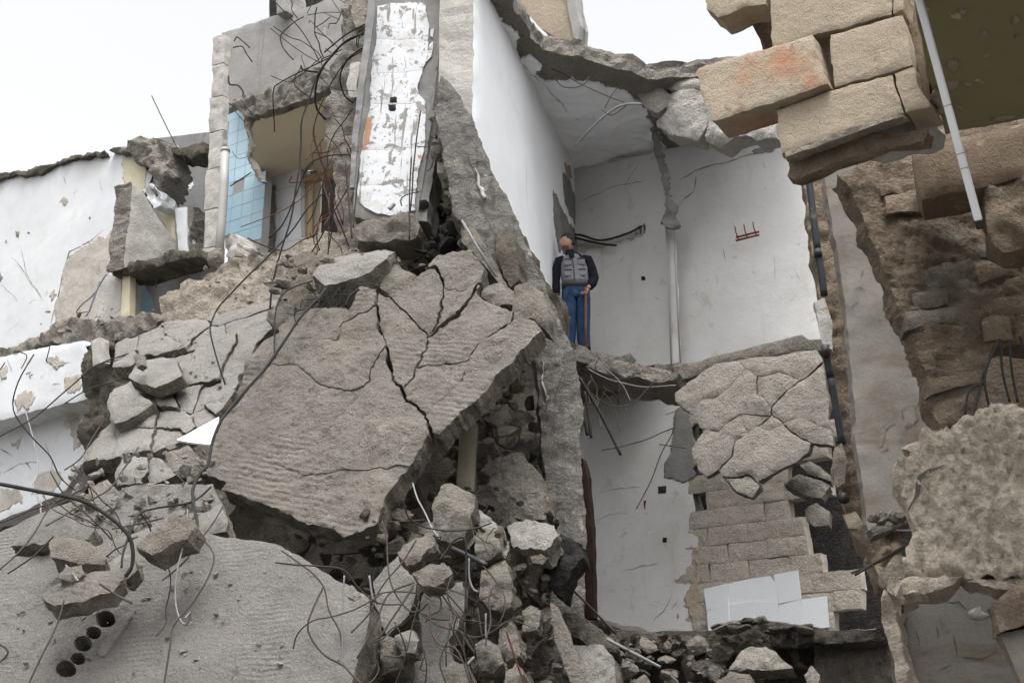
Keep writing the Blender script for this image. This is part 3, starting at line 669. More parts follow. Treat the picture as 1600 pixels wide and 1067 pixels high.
for k, s in enumerate(('992,128 1008,124 1030,134 1042,144 1040,160 1022,172 1008,168 996,148', '1042,146 1075,140 1102,140 1112,160 1106,186 1086,216 1042,206 1018,192 1014,181 1036,170',
                       '1028,131 1050,121 1092,121 1100,134 1060,143', '1108,186 1122,200 1146,212 1162,206 1122,229 1098,218', '1160,206 1212,188 1216,216 1182,218')):
    S('ceiling_fragment', ('knobbly pale lump at the left end of the broken ceiling edge', 'largest pale broken lump of the ceiling edge', 'flat pale flake on top of the broken ceiling edge',
      'pale lump just under the reddish stone block', 'pale lump right of the reddish stone block, over the white wall')[k], 'concrete', s, rp, .35, 'white_rubble', res=.045, jag=.03, relief=.035, rs=4, fac=5, edge=.01)
S('rooftop_wall', 'beige rooftop wall against the sky above the white room', 'wall', '790,-110 872,-110 905,60 880,66 845,44 806,2', FP(850, 0, 18.6), .3, 'stone', res=.2, jag=.02)
S('rooftop_pier', 'grey edge pier of the beige rooftop wall', 'pier', '868,-90 880,-92 906,40 904,64 896,58', FP(890, 0, 18.2), .3, 'wall_grey', res=.2, jag=.015)
# floor under the man
fz = BW.xy(1050, 575)
FL = PL(0, 0, 10, FAC, -90); FL.o = Vector((fz.x, fz.y, fz.z - .24)); FL.seed = Vector((3, 5, 7))
S('floor_slab', 'broken floor slab ledge the man stands on', 'floor', '880,556 905,566 945,580 1000,596 1050,594 1068,606 1100,600 1110,640 1060,650 925,690 850,700', FL, .24, 'earth_stone', sm='mortar', res=.06, jag=.05, relief=.04, rs=3)
S('floor_finish', 'long dark broken floor tile edge at the foot of the back wall', 'floor', '1050,572 1120,556 1180,540 1252,522 1262,530 1280,529 1282,546 1200,556 1130,572 1060,594', FP(1150, 555, 14.6), .5, 'rubble', res=.05, jag=.015, relief=.03)
S('loose_tile', 'loose dark floor tile sticking up left of the long tile edge', 'tile', '958,560 984,551 992,562 988,566', FP(975, 558, 15.2), .04, 'rubble', jag=.004)
# lower storey
S('side_wall', 'white side wall of the lower room behind the broken partition', 'wall', '872,575 896,575 900,1800 880,1800', LWP, .3, 'side_white', sm='column', res=.2, jag=.02)
d0 = BW.xy(1000, 800).y
WL = FP(1000, 800, d0)
low = S('lower_wall', 'white cracked wall of the lower open room', 'wall', '905,600 1060,590 1075,640 1085,700 1080,760 1092,850 1078,930 1086,1010 1100,1800 905,1800', WL, .3, 'room_white', sm='mortar', res=.1, jag=.02, relief=.012, rs=.8)
sh('bare_patch', '1048,675 1058,640 1078,640 1088,745 1060,752 1034,748 1044,715', low, 'grey_render', jag=.04)
sh('bare_patch', '1070,860 1082,850 1090,900 1076,915 1066,935 1074,950 1086,990 1094,850', low, 'stone_red', jag=.03)
sh('hole_shade', '1028,760 1041,759 1041,770 1029,771', low, 'soot_and_shade', jag=.002); sh('hole_shade', '1036,840 1042,840 1042,847 1036,847', low, 'soot_and_shade', jag=.004)  # two holes as flat black patches, their shade painted
sh('dark_patch', '1006,782 1010,782 1008,796', low, 'rack_red', jag=.008)  # small dark red mark
for s in ('930,815 950,803 985,800', '935,768 965,764 1000,760', '975,890 1030,880', '1020,970 1035,955 1050,930', '985,920 990,915', '1056,815 1062,830', '1060,905 1072,900', '1050,950 1060,935'): ck(s, low, .008, 'grey_render')
bw2 = thing('block_wall', 'bare concrete block wall of the lower open room', 'wall', WL.xy(1200, 1010, -.2))
bo = [WL.uv(*p) for p in P('1078,610 1300,560 1310,700 1268,718 1256,790 1262,822 1292,850 1322,846 1334,890 1350,930 1372,975 1376,1040 1076,1060')]
cu0, cv0 = WL.uv(1085, 1000)
bl = .54; ch = .24
for r in range(-1, 14):
    for c in range(-2, 12):
        u = cu0 + c * bl + (r % 2) * .27; v = cv0 + r * ch
        if not inpoly(np.array([[u + bl / 2, v + ch / 2]]), bo)[0]: continue
        j = random.uniform(-.01, .01); b1 = bl if inpoly(np.array([[u + bl * 1.5, v + ch / 2]]), bo)[0] else bl * random.choice((.45, .6, .8, 1, 1.15))
        slab('block', [(u + .002, v + .002 + j * .3), (u + b1 - .002, v + .002), (u + b1 - .002 - j * 2, v + ch - .002), (u + .002, v + ch - .002 + j * .3)], WL, .2, M['bare2'], bw2, uvin=True, jag=.007, js=6,
             relief=.008, rs=5, res=.04, edge=.005, ew=.03, dz=random.uniform(-.006, .006), tl=(random.uniform(-.015, .015), random.uniform(-.015, .015)))
for s in ('1103,921 1139,912 1141,945.5 1107,953.5', '1139,912 1175.5,904 1179.5,938.5 1141,945.5', '1175.5,904 1205,900 1213,910 1217,941 1179.5,938.5', '1107,953.5 1141,945.5 1143,992 1110,998', '1141,945.5 1179.5,938.5 1182,988 1143,992',
          '1179.5,938.5 1217,941 1219,984 1182,988', '1211,898 1248,891 1254,936 1218,943', '1217.5,943 1254,936.5 1257,982 1219,984', '1254.5,936.5 1293,931 1297,980 1257,984'):
    slab('wall_tile', P(s), WL, .015, M['white_tile'], bw2, res=.3, jag=0, relief=0, edge=0, dz=random.uniform(.03, .065), tl=(random.uniform(-.03, .03), random.uniform(-.03, .03)))
part('render_strip', '1082,985 1106,975 1108,1000 1100,1010 1084,1012', WL, .03, 'cream_rubble', bw2, jag=.03, dz=.02)
S('inner_wall', 'wall coloured black for the shade deep behind the missing blocks', 'wall', '1060,560 1480,480 1480,1200 1060,1200', FP(1250, 800, 17.0), .2, 'soot_and_shade', res=.4, jag=0)  # the void's shade is put into the wall colour
HS = PL(1180, 660, 13.3, -28, 8)
cracked('cracked_slab', 'slab_piece', 'cracked grey slab hanging over the block wall below the man', 'slab',
        P('1053,612 1084,589 1116,568 1154,561 1208,555 1243,550 1277,545 1286,565 1302,696 1265,694 1262,708 1243,722 1208,738 1186,750 1187,760 1173,777 1151,768 1128,744 1122,732 1103,744 1093,735 1081,708 1081,700 1100,671 1093,666 1077,646 1055,625'),
        [(.014, '1286,565 1265,584 1243,598 1218,619 1206,635 1206,647 1192,660 1167,676 1149,689 1143,711 1122,735'), (.013, '1208,647 1224,663 1249,684 1270,697'), (.01, '1128,747 1141,746 1170,742 1187,754'),
         (.005, '1206,635 1194,622 1181,616 1183,587 1167,577 1154,561'), (.003, '1183,587 1218,581 1249,592 1262,587'), (.004, '1077,644 1100,624 1116,622 1141,604 1167,577'),
         (.004, '1095,670 1122,673 1135,660 1157,646 1186,649 1205,648'), (.004, '1224,660 1249,649 1272,660 1298,670'), (.003, '1167,674 1160,662 1157,648'), (.003, '1186,664 1202,672 1222,664')],
        HS, .11, M['pale_brown'], res=.045, jag=.02, js=4, relief=.02, rs=3, edge=.012, smat=M['slab_break'])
for s, l in (('1250,724 1265,718 1280,727 1296,740 1297,749 1262,740', 'flat slab flake lodged just below the cracked hanging slab'), ('1224,753 1249,738 1270,746 1297,756 1284,778 1269,776', 'larger flat flake under the cracked hanging slab by the black gap'),
             ('1257,796 1275,785 1296,800 1294,819 1272,822 1259,810', 'rounded lump lodged in the black gap beside the block wall')):
    S('rubble_chunk', l, 'rubble', s, PL(1265, 760, 13.5, -25, 15), .16, 'pale_brown', sm='slab_break', res=.04, jag=.015, relief=.03, rs=5)
S('wood_frame', 'dark brown wooden post at the left edge of the lower room', 'post', '903,720 910,716 918,745 924,830 927,965 907,965', PL(915, 850, 12.9, -20), .15, 'wood_dark', jag=.01)
# ---------------------------------------------------------------- leaning broken wall in the middle
DW = PL(800, 500, 11.8, 0, 1)
dia = S('broken_partition', 'tall dark broken end of the partition wall, sloping down the middle', 'wall',
  '688,118 700,126 716,142 746,206 770,270 802,332 842,424 872,492 898,552 912,640 906,700 916,860 912,950 935,1100 965,1330 965,1800 850,1800 862,1000 862,830 846,700 838,565 818,500 792,440 754,384 708,335 696,262 686,205 680,172',
  DW, .55, 'partition', res=.03, jag=.03, js=5, relief=.024, rs=5, edge=.01, rid=(.012, .07, R(80), 0))
for s in ('742,300 760,340 790,400', '880,580 868,620 866,700', '730,240 748,290'): ck(s, dia, .012)
for s in ('742,262 752,290 760,310 754,312 745,285', '805,440 815,480 826,505 818,500 808,470', '846,560 852,600 858,640 851,630'): sh('render_patch', s, dia, 'column', jag=.03, off=.02)
for k, (s, d, l) in enumerate((('768,352 790,350 806,372 808,432 792,440 776,400', 11.45, 'dark overhanging block against the middle of the leaning wall'),
        ('712,338 728,335 760,385 790,440 776,436 740,392 716,372', 11.45, 'long narrow broken slab slanting down above the cracked slab'),
        ('752,440 778,436 800,452 800,470 776,478 748,464', 11.25, 'small flat block at the upper right corner of the big slab'),
        ('802,446 826,440 846,452 854,490 850,512 830,498 800,486', 11.3, 'rounded grey block end right of the big slab top'))):
    S('rubble_chunk', l, 'rubble', s, PL(790, 430, d, -20, 12), .3, ('dark_rubble', 'rubble', 'slab', 'rubble')[k], res=.04, jag=.025, relief=.03, rs=5, fac=4, edge=.01)
wire('metal_strip', '722,345 745,385 775,432', (11.35, 11.3), .014, M['pale_metal'], 'straight pale metal strip lying on the slanting narrow slab', 'metal strip', straight=True)

# ---------------------------------------------------------------- right: stone blocks, soffit, rubble masonry
BP = FP(1300, 150, 6.0)
sw = thing('stone_wall', 'sand coloured stone block wall hanging at the upper right', 'wall', BP.xy(1330, 200, -.3))
def blk(s, m='stone', th=.22, **kw): return part('stone_block', s, BP, th, m, sw, res=.025, jag=.010, js=9, relief=.005, rs=4, edge=.006, ew=.02, **kw)
blk('1102,-60 1200,-60 1196,6 1160,12 1140,22 1122,27 1104,14'); blk('1201,-90 1392,-90 1394,21 1262,57 1207,74 1203,0')
blk('1396,-60 1416,-60 1412,14 1397,20', th=.2); blk('1093,120 1100,112 1180,89 1272,63 1297,138 1232,161 1119,196 1103,160', 'stone_red', .24, dz=.06)
blk('1296,54 1411,22 1419,60 1425,101 1303,136'); blk('1212,172 1300,141 1394,116 1403,145 1411,176 1330,205 1222,238', th=.13); blk('1398,114 1427,104 1437,135 1452,166 1414,176', th=.24)
blk('1412,22 1424,18 1430,60 1440,104 1448,140 1440,150 1428,104', 'stone_brown', .2, dz=-.1)
part('stone_block', '1164,16 1202,4 1212,78 1190,86 1180,50', FP(1190, 50, 6.5), .3, 'earth_stone', sw, jag=.03, relief=.03)
part('stone_block', '1266,62 1304,48 1314,142 1288,148', FP(1290, 75, 6.4), .2, 'earth_stone', sw, jag=.01)
part('mortar_pad', '1310,190 1362,176 1450,166 1462,176 1455,196 1400,212 1330,225 1312,212', FP(1380, 195, 6.08), .3, 'column', sw, jag=.03, relief=.04, rs=4)
part('mortar_lip', '1222,237 1270,222 1300,208 1340,196 1410,176 1412,180 1345,202 1306,216 1272,229 1226,244', FP(1300, 150, 5.97), .08, 'cream_rubble', sw, jag=.012, relief=.02, res=.03)
S('stone_lintel', 'brown stone lintel under the lowest sand coloured block', 'lintel', '1224,246 1262,234 1320,216 1362,205 1450,196 1440,214 1380,226 1330,246 1280,264 1240,278 1226,270', FP(1300, 245, 6.1), .1, 'earth_light', res=.05, jag=.03, relief=.05, rs=3)
SO = HP(1500, 150, 5.8)
gs = S('green_soffit', 'flaking dark olive green ceiling underside at upper right', 'ceiling', '1424,-120 2100,-330 2100,100 1800,150 1600,188 1500,208 1476,213 1462,160 1446,100 1434,30', SO, .3, 'green_paint', sm='stone', res=.08, jag=.015, relief=.006)
for s in ('1484,92 1496,90 1500,98 1490,112 1484,106', '1500,128 1516,129 1510,134', '1478,124 1494,128 1490,140 1478,136', '1464,140 1474,150 1476,175 1462,180 1456,160', '1582,28 1590,26 1592,36 1580,38', '1534,49 1542,48 1540,54', '1586,54 1590,56 1586,60', '1548,184 1575,180 1590,182 1560,190', '1500,14 1512,12 1510,22 1502,20', '1486,166 1512,168 1500,173'):
    sh('flaked_patch', s, gs, 'stone', jag=.02, off=.012)
wire('pipe', '1440,22 1470,14 1540,-8 1640,-40', 5.45, .035, M['pipe_dark'], 'dark round pipe crossing the olive ceiling at the top right', 'pipe')
pole = thing('aluminium_pole', 'long shiny aluminium pole leaning down in front of the olive ceiling', 'pole', at(1531, 358, 5.25))
pa, pb = at(1428, -30, 4.9), at(1529, 345, 5.25)
def bar(name, a, b, w, m, parent):
    dv = (b - a); L = dv.length; me = box_mesh(name, (w, w * .6, L), M[m], w * .12)
    me.transform(Matrix.Translation((a + b) / 2) @ dv.to_track_quat('Z', 'Y').to_matrix().to_4x4()); return link(name, me, parent)
bar('tube', pa, pb, .036, 'aluminium', pole)
for t in (.52, .72, .78): bar('joint_band', pa.lerp(pb, t), pa.lerp(pb, t + .006), .039, 'cable', pole)
bar('end_cap', pb, at(1532, 358, 5.26), .034, 'cable', pole)
RS = PL(1450, 400, 7.2, 0, 4)
RO = P('1316,262 1340,256 1380,236 1440,214 1500,205 1800,150 2500,20 2500,640 1850,560 1600,536 1560,540 1545,560 1536,640 1500,662 1474,672 1462,630 1446,575 1436,522 1412,474 1390,428 1366,370 1354,322 1336,290')
rm = thing('rubble_masonry', 'brown rubble stone wall underneath the stone blocks at right', 'wall', RS.xy(1480, 670, -.5))
slab('mortar_core', RO, RS, .2, M['earth_stone'], rm, res=.026, jag=.03, relief=.03, rs=6, edge=.015, rid=(.03, .06, R(8), 0), dz=-.05)
ro = [RS.uv(*p) for p in RO]; rn = random.Random(21); ru = RS.uv(1850, 300)[0]
sl = math.tan(R(9)); v = min(p[1] for p in ro) - .6
while v < max(p[1] for p in ro) + .6:
    hh = rn.uniform(.07, .17); u = min(p[0] for p in ro) + rn.uniform(-.3, 0)
    while u < max(p[0] for p in ro):
        ww = rn.uniform(.16, .52); y0 = v + u * sl
        cen_ = np.array([[u + ww / 2, y0 + hh / 2 + ww / 2 * sl], [u + .03, y0 + hh / 2], [u + ww - .03, y0 + ww * sl + hh / 2]])
        if u < ru and inpoly(cen_, ro).all() and rn.random() < .5:
            j = lambda: rn.uniform(-.016, .016)
            q = [(u + .008, y0 + j()), (u + ww / 2, y0 + ww / 2 * sl + j()), (u + ww - .008, y0 + ww * sl + j()), (u + ww - .01, y0 + ww * sl + hh - .01 + j()), (u + ww / 2, y0 + ww / 2 * sl + hh - .008 + j()), (u + .01, y0 + hh - .01 + j())]
            slab('stone', q, RS, .16, M[rn.choice(('earth_stone', 'earth_light', 'earth_stone', 'stone_grey'))], rm, uvin=True, res=.045, jag=.012, js=9, relief=.015, rs=6, edge=.012, ew=.03, fac=2, dz=rn.uniform(-.05, .015))
        u += ww
    v += hh
S('ashlar_block', 'smooth brown ashlar block under the olive ceiling', 'stone', '1428,238 1440,228 1480,218 1600,192 2300,40 2300,150 1600,272 1535,292 1490,300 1442,312 1432,284', PL(1500, 250, 6.7, -20, -4), .4, 'stone_brown', res=.06, jag=.015, relief=.012, edge=.02)
S('rough_block', 'rough hewn brown block right of the aluminium pole tip', 'stone', '1538,292 1600,274 2100,190 2100,310 1600,384 1560,392 1545,385 1532,340', PL(1560, 340, 6.7, -20, -4), .4, 'earth_light', res=.04, jag=.03, relief=.05, rs=5)
S('inner_wall', 'dark wall at the back of the cable hole at right', 'wall', '1500,500 2500,400 2500,760 1500,720', PL(1580, 600, 8.4, -10), .2, 'earth_stone', res=.3, jag=0)
for k, s in enumerate(('1562,530 1546,567 1540,601 1549,648', '1564,535 1567,584 1578,628', '1577,536 1581,584 1590,628', '1594,526 1602,570 1604,620', '1538,575 1527,635 1522,660', '1535,600 1516,612 1508,650')):
    wire('cable', s, 7.0, .008, M['cable'], 'thin dark cable hanging in the hole of the brown masonry', 'cable', 'cables in the masonry hole', curl=.02)
wire('rod', '1500,652 1540,644 1580,632', 7.0, .009, M['steel'], 'rusty rod lying across the bottom of the masonry hole', 'rod')
SW = PL(1390, 550, 10.4, -8)
stw = S('strip_wall', 'stained beige plaster wall strip between pipe column and brown masonry', 'wall', '1285,255 1400,240 1440,450 1500,640 1520,720 1470,830 1355,830 1340,700 1322,480', SW, .25, 'stained_shaded_white', res=.08, jag=.02, relief=.02)  # besides the stains, the colour carries shade from the masonry in front
for s in ('1412,655 1411,640 1420,634', '1420,634 1432,636 1436,650 1428,662', '1413,668 1428,663', '1432,636 1438,630 1442,634', '1385,672 1400,662', '1372,700 1380,688 1386,676', '1375,706 1384,700 1386,690', '1405,690 1409,682', '1372,503 1380,500', '1334,452 1346,450 1350,455', '1352,520 1354,528', '1345,432 1348,420', '1330,480 1342,474'):
    ck(s, stw, .02, 'scrape', off=.008)
# chase column with pipes
CC = PL(1300, 560, 11.4, -14)
cc = S('chase_column', 'crumbling brown wall edge with an open pipe chase', 'column',
  '1252,268 1308,258 1322,430 1336,600 1344,720 1352,790 1372,838 1378,880 1352,872 1330,842 1318,770 1313,700 1312,640 1302,600 1296,550 1284,510 1274,430 1264,350', CC, .35, 'earth_light', res=.045, jag=.03, relief=.05, rs=4)
part('cement_cover', '1272,470 1286,462 1300,500 1302,545 1290,546 1280,520', PL(1288, 510, 11.2, -14), .15, 'column', cc, jag=.02, relief=.03)
part('orange_stain', '1318,802 1336,796 1348,812 1344,826 1326,824', PL(1330, 810, 11.2, -14), .12, 'stone_red', cc, jag=.03, relief=.03)
part('edge_fragment', '1304,700 1316,690 1322,720 1318,752 1308,760 1300,735', PL(1310, 725, 11.15, -14), .2, 'cream_rubble', cc, jag=.03, relief=.05)
dpi = thing('waste_pipe', 'black waste pipe broken into pieces in the wall chase', 'pipe', at(1312, 700, 11.2))
for s in ('1263,272 1270,330 1278,396', '1279,398 1284,430 1288,462', '1290,548 1298,592', '1298,592 1307,640 1316,694'):
    link('pipe_length', tube_mesh('pipe_length', smoothline([at(x, y, 11.25) for x, y in P(s)], 3), .036, M['pipe_dark'], 16), dpi)
link('socket_rim', tube_mesh('socket_rim', [at(1277, 390, 11.24), at(1279, 402, 11.24)], .041, M['pipe_dark'], 16), dpi)
link('socket_rim', tube_mesh('socket_rim', [at(1289, 540, 11.2), at(1291, 556, 11.2)], .043, M['plastic_black'], 16), dpi)
o = tag(link('pipe_hole', tube_mesh('pipe_hole', [at(1318, 778, 11.3), at(1318.6, 778, 11.17)], .055, M['plastic_black'], 14)), 'open black pipe mouth low in the crumbling wall edge', 'pipe')
S('ledge_board', 'thin board ledge with small stones at the foot of the beige strip wall', 'ledge', '1360,822 1372,814 1432,800 1436,812 1400,822 1366,834', PL(1395, 815, 9.9, -10), .3, 'rubble', res=.04, jag=.02, relief=.03)
rr = random.Random(4)
for k in range(9):
    o = tag(link('ledge_stone', rock_mesh('ledge_stone', (.09 + .05 * rr.random(), .09, .045 + .03 * rr.random()), 40 + k, M['rubble'], 2, .08)), 'small dark stone on the board ledge below the beige strip wall', 'stone', 'stones on the board ledge')
    o.location = at(1364 + k * 7.5, 813 - k * 1.4 + rr.uniform(-3, 2), 9.8); o.rotation_euler = (rr.random() * 6, rr.random() * 6, rr.random() * 6)
S('brick_rubble', 'red brown broken masonry at the foot of the pipe column', 'rubble', '1352,835 1380,828 1402,822 1412,850 1400,880 1392,910 1372,900 1360,870', PL(1380, 860, 10.5, -10, 10), .4, 'earth_light', res=.045, jag=.05, relief=.1, rs=5)
RC = PL(1500, 780, 6.6, -18, 9)
rc = S('rough_concrete', 'large rough sandy concrete lump at the lower right', 'concrete',
  '1404,722 1428,692 1444,672 1478,674 1500,656 1530,652 1545,632 1558,618 1576,622 1602,642 1850,640 2300,600 2300,880 1850,900 1600,893 1540,906 1480,902 1446,908 1418,900 1408,885 1416,840 1420,800 1410,760', RC, .22, 'rough_mortar', res=.018, jag=.05, js=5, relief=.055, rs=15, edge=.03, an=.45)
ck('1420,798 1436,776 1440,750 1456,740 1480,726', rc, .02, off=.012)
S('rubble_chunk', 'broken knob at the lower left corner of the rough sandy lump', 'rubble', '1376,888 1396,866 1418,872 1424,905 1436,922 1408,934 1388,926', PL(1405, 900, 6.9, -18, 5), .3, 'rough_mortar', res=.035, jag=.04, relief=.07, rs=5)
wire('rod', '1331,895 1372,878 1411,857', (7.2, 6.9), .008, M['steel'], 'upper of two crossed rods left of the rough sandy lump', 'rod')
wire('rod', '1336,898 1380,872 1414,852', (7.1, 6.8), .008, M['steel'], 'lower of two crossed rods left of the rough sandy lump', 'rod')
wire('rod', '1443,905 1445,936', 6.9, .007, M['steel'], 'short rod end poking down right of the corner knob', 'rod'); wire('rod', '1410,930 1410,957', 6.9, .007, M['steel'], 'short rod end poking down left under the corner knob', 'rod')
RW = PL(1500, 1000, 8.2, -24)
rw = S('plaster_wall', 'cracked stained white wall, shade in its colour, in the lower right corner', 'wall', '1390,880 1420,880 1600,850 2500,700 2500,1900 1420,1900 1404,1000', RW, .3, 'stained_shaded_white', res=.08, jag=.02, relief=.015)  # wall colour lowered for shade as well as stains
for s in ('1480,942 1500,940 1515,955', '1462,975 1466,1000', '1505,1028 1530,1030 1556,1018 1556,1000', '1470,1046 1488,1038', '1432,985 1436,1010', '1488,990 1496,1025'): ck(s, rw, .009)
sh('bare_patch', '1518,955 1530,946 1548,962 1530,972', rw, 'bare', jag=.03)
S('wall_edge', 'ragged stone edge of the stained white wall at lower right', 'wall', '1380,905 1398,912 1406,940 1412,1000 1426,1067 1440,1250 1440,1900 1385,1900 1398,1200 1396,1040 1384,960', PL(1405, 1000, 8.0, -24), .4, 'rough_mortar', res=.05, jag=.04, relief=.07, rs=4)
S('rubble_chunk', 'dark brown chunk cut by the right border above the pale slab', 'rubble', '1549,942 1566,928 1590,914 1700,905 1700,985 1600,976 1562,988', PL(1590, 950, 6.3, -15), .3, 'earth_light', res=.035, jag=.02, relief=.06, rs=4)
S('leaning_panel', 'pale plaster panel in the bottom right corner', 'panel', '1562,990 1600,978 1700,970 1700,1700 1640,1700 1606,1080', PL(1590, 1030, 6.4, -15), .2, 'stained_shaded_white', sm='earth_light', res=.08, jag=.02)

S('rear_wall', 'brown masonry backing behind the stone blocks and olive ceiling', 'wall', '1395,-150 2600,-500 2600,330 1440,330 1420,200', FP(1500, 100, 8.2), .3, 'earth_stone', res=.1, jag=.02, relief=.05)

for k, (q, l) in enumerate((('1398,905 1420,896 1470,900 1500,905 1480,918 1440,926 1410,922', 'crumbling lip under the left half of the rough sandy lump'), ('1500,902 1560,900 1640,890 1640,905 1560,916 1510,914', 'crumbling lip under the right half of the rough sandy lump'), ('1412,700 1430,684 1446,668 1470,668 1452,690 1430,712', 'loose crust on the upper left shoulder of the rough sandy lump'))):
    S('rubble_chunk', l, 'rubble', q, PL(1480, 900, 6.5 + .1 * k, -18, 5), .3, 'rough_mortar', res=.03, jag=.04, js=5, relief=.05, rs=7)
# ---------------------------------------------------------------- collapsed slabs, centre and left
BS = PL(560, 640, 11.0, -16, 22)
cracked('collapsed_slab', 'slab_piece', 'huge cracked grey floor slab leaning in the centre', 'slab',
  P('322,728 330,690 345,655 380,622 410,590 427,560 437,508 461,492 495,479 544,482 564,447 588,456 603,462 632,448 651,433 664,423 678,404 705,393 734,390 746,404 757,421 752,440 744,462 800,487 834,500 845,516 838,524 805,560 755,612 722,642 690,678 676,676 640,725 604,775 588,815 562,830 541,836 481,816 408,783 346,763 352,752 324,740'),
  [(.026, '588,456 589,477 591,511 603,540 608,570 612,591 627,606 636,626 668,648 677,680'), (.025, '627,606 642,587 656,565 668,526 686,501 690,467 693,443 681,418 664,423'), (.028, '668,526 690,508 710,492 734,465 751,443'),
   (.005, '690,448 720,453 751,440'), (.012, '800,487 798,501 778,518 749,538 734,562 710,570 676,570 656,574'), (.007, '734,562 727,584 715,604 683,628 668,648'),
   (.008, '607,463 637,489 661,516 666,526'), (.0015, '591,526 554,528 525,531 495,528 466,533 464,567 427,568'), (.004, '603,540 592,556 583,568 569,604 530,648 508,682 476,696 427,723 369,750 346,763'),
   (.0015, '466,567 500,601 549,611 569,604'), (.002, '530,648 578,648 612,626 636,626'), (.002, '427,723 481,742 540,735 593,730 640,728'), (.002, '686,501 700,480 712,470 722,455'),
   (.002, '525,531 535,505 560,490 588,480'), (.003, '612,591 630,588 650,578')],
  BS, .24, M['slab'], uneven=.011, res=.027, jag=.024, js=8, relief=.034, rs=3.4, rid=(.013, .065, R(-20), 0), edge=.006, ew=.03, smat=M['slab_break'])
LS = PL(270, 600, 13.2, -22, 34)
cracked('cracked_slab', 'slab_piece', 'light grey cracked slab lying against the far left wall', 'slab',
  P('120,722 130,705 155,676 172,660 166,630 172,602 200,590 206,575 176,572 182,533 215,524 250,510 312,497 387,476 432,464 445,480 432,505 400,534 378,575 362,617 352,634 332,652 276,685 242,703 200,709 178,716'),
  [(0.0240, '206,572 217,562 250,557 292,547 325,542 360,527 400,517 432,506'), (0.0120, '192,652 235,630 248,622 285,602 345,594 370,582'), (0.0090, '247,627 247,652 238,682 238,704'), (0.0150, '172,660 192,652 215,640 236,628'),
   (0.0105, '250,637 282,640 295,642 322,632 358,627'), (0.0210, '345,594 337,607 325,620 322,632'), (0.0210, '311,504 340,508 382,492 408,482 430,478'), (0.0120, '370,527 370,537 360,552 350,570 345,592'), (0.0060, '252,512 262,526 275,532 292,547'),
   (0.0060, '180,658 182,687 177,714'), (0.0090, '307,546 295,570 283,580 288,600'), (0.0075, '284,642 300,650 306,664 300,672'), (0.0060, '322,632 328,645 336,648'), (0.0060, '217,562 214,545 216,526'), (.007, '216,545 240,540 262,527'), (.007, '292,547 300,530 318,515 330,507'), (.007, '265,612 275,625 282,640'), (.007, '300,640 310,610 318,598'), (.006, '180,668 205,668 220,672 240,668'), (.007, '245,665 275,668 290,676'), (0.0075, '350,500 352,515 362,526')],
  LS, .22, M['pale_concrete'], uneven=.05, res=.04, jag=.03, js=6, relief=.025, rs=2.5, edge=.012, smat=M['slab_break'])
LS2 = PL(240, 590, 12.9, -24, 38)
S('broken_plate', 'rounded light grey plate lying loose on the cracked slab', 'rubble', '200,588 210,570 228,562 252,557 276,562 284,585 262,596 240,604 220,598', LS2, .16, 'pale_concrete', sm='slab_break', res=.05, jag=.015, relief=.015, edge=.015)
S('broken_plate', 'pale angular plate below the rounded grey plate', 'rubble', '168,628 182,603 198,598 216,612 236,628 214,644 198,652 176,660', PL(200, 630, 12.9, -24, 34), .18, 'pale_concrete', sm='slab_break', res=.05, jag=.02, relief=.03, edge=.02)
S('rubble_chunk', 'small upright chip beside the rounded grey plate', 'rubble', '206,556 214,550 218,568 212,574', PL(212, 560, 12.8, -40, 10), .1, 'rubble', jag=.01)
S('white_board', 'small clean white triangular board sticking out beside the big slab', 'board', '276,687 342,651 336,695 300,691', PL(310, 680, 11.6, -10, 40), .02, 'white_board', res=.2, jag=0, relief=0, edge=0)
S('rubble_ridge', 'crumbled cream coloured concrete ridge below the door', 'rubble',
  '252,472 268,458 300,440 330,434 360,428 400,410 440,392 470,368 500,362 545,366 566,400 560,432 500,452 440,472 400,486 350,494 300,503 258,508 248,490', PL(400, 440, 14.4, -22, 30), .6, 'cream_rubble', res=.05, jag=.06, relief=.14, rs=2.2, edge=.06, ew=.12)
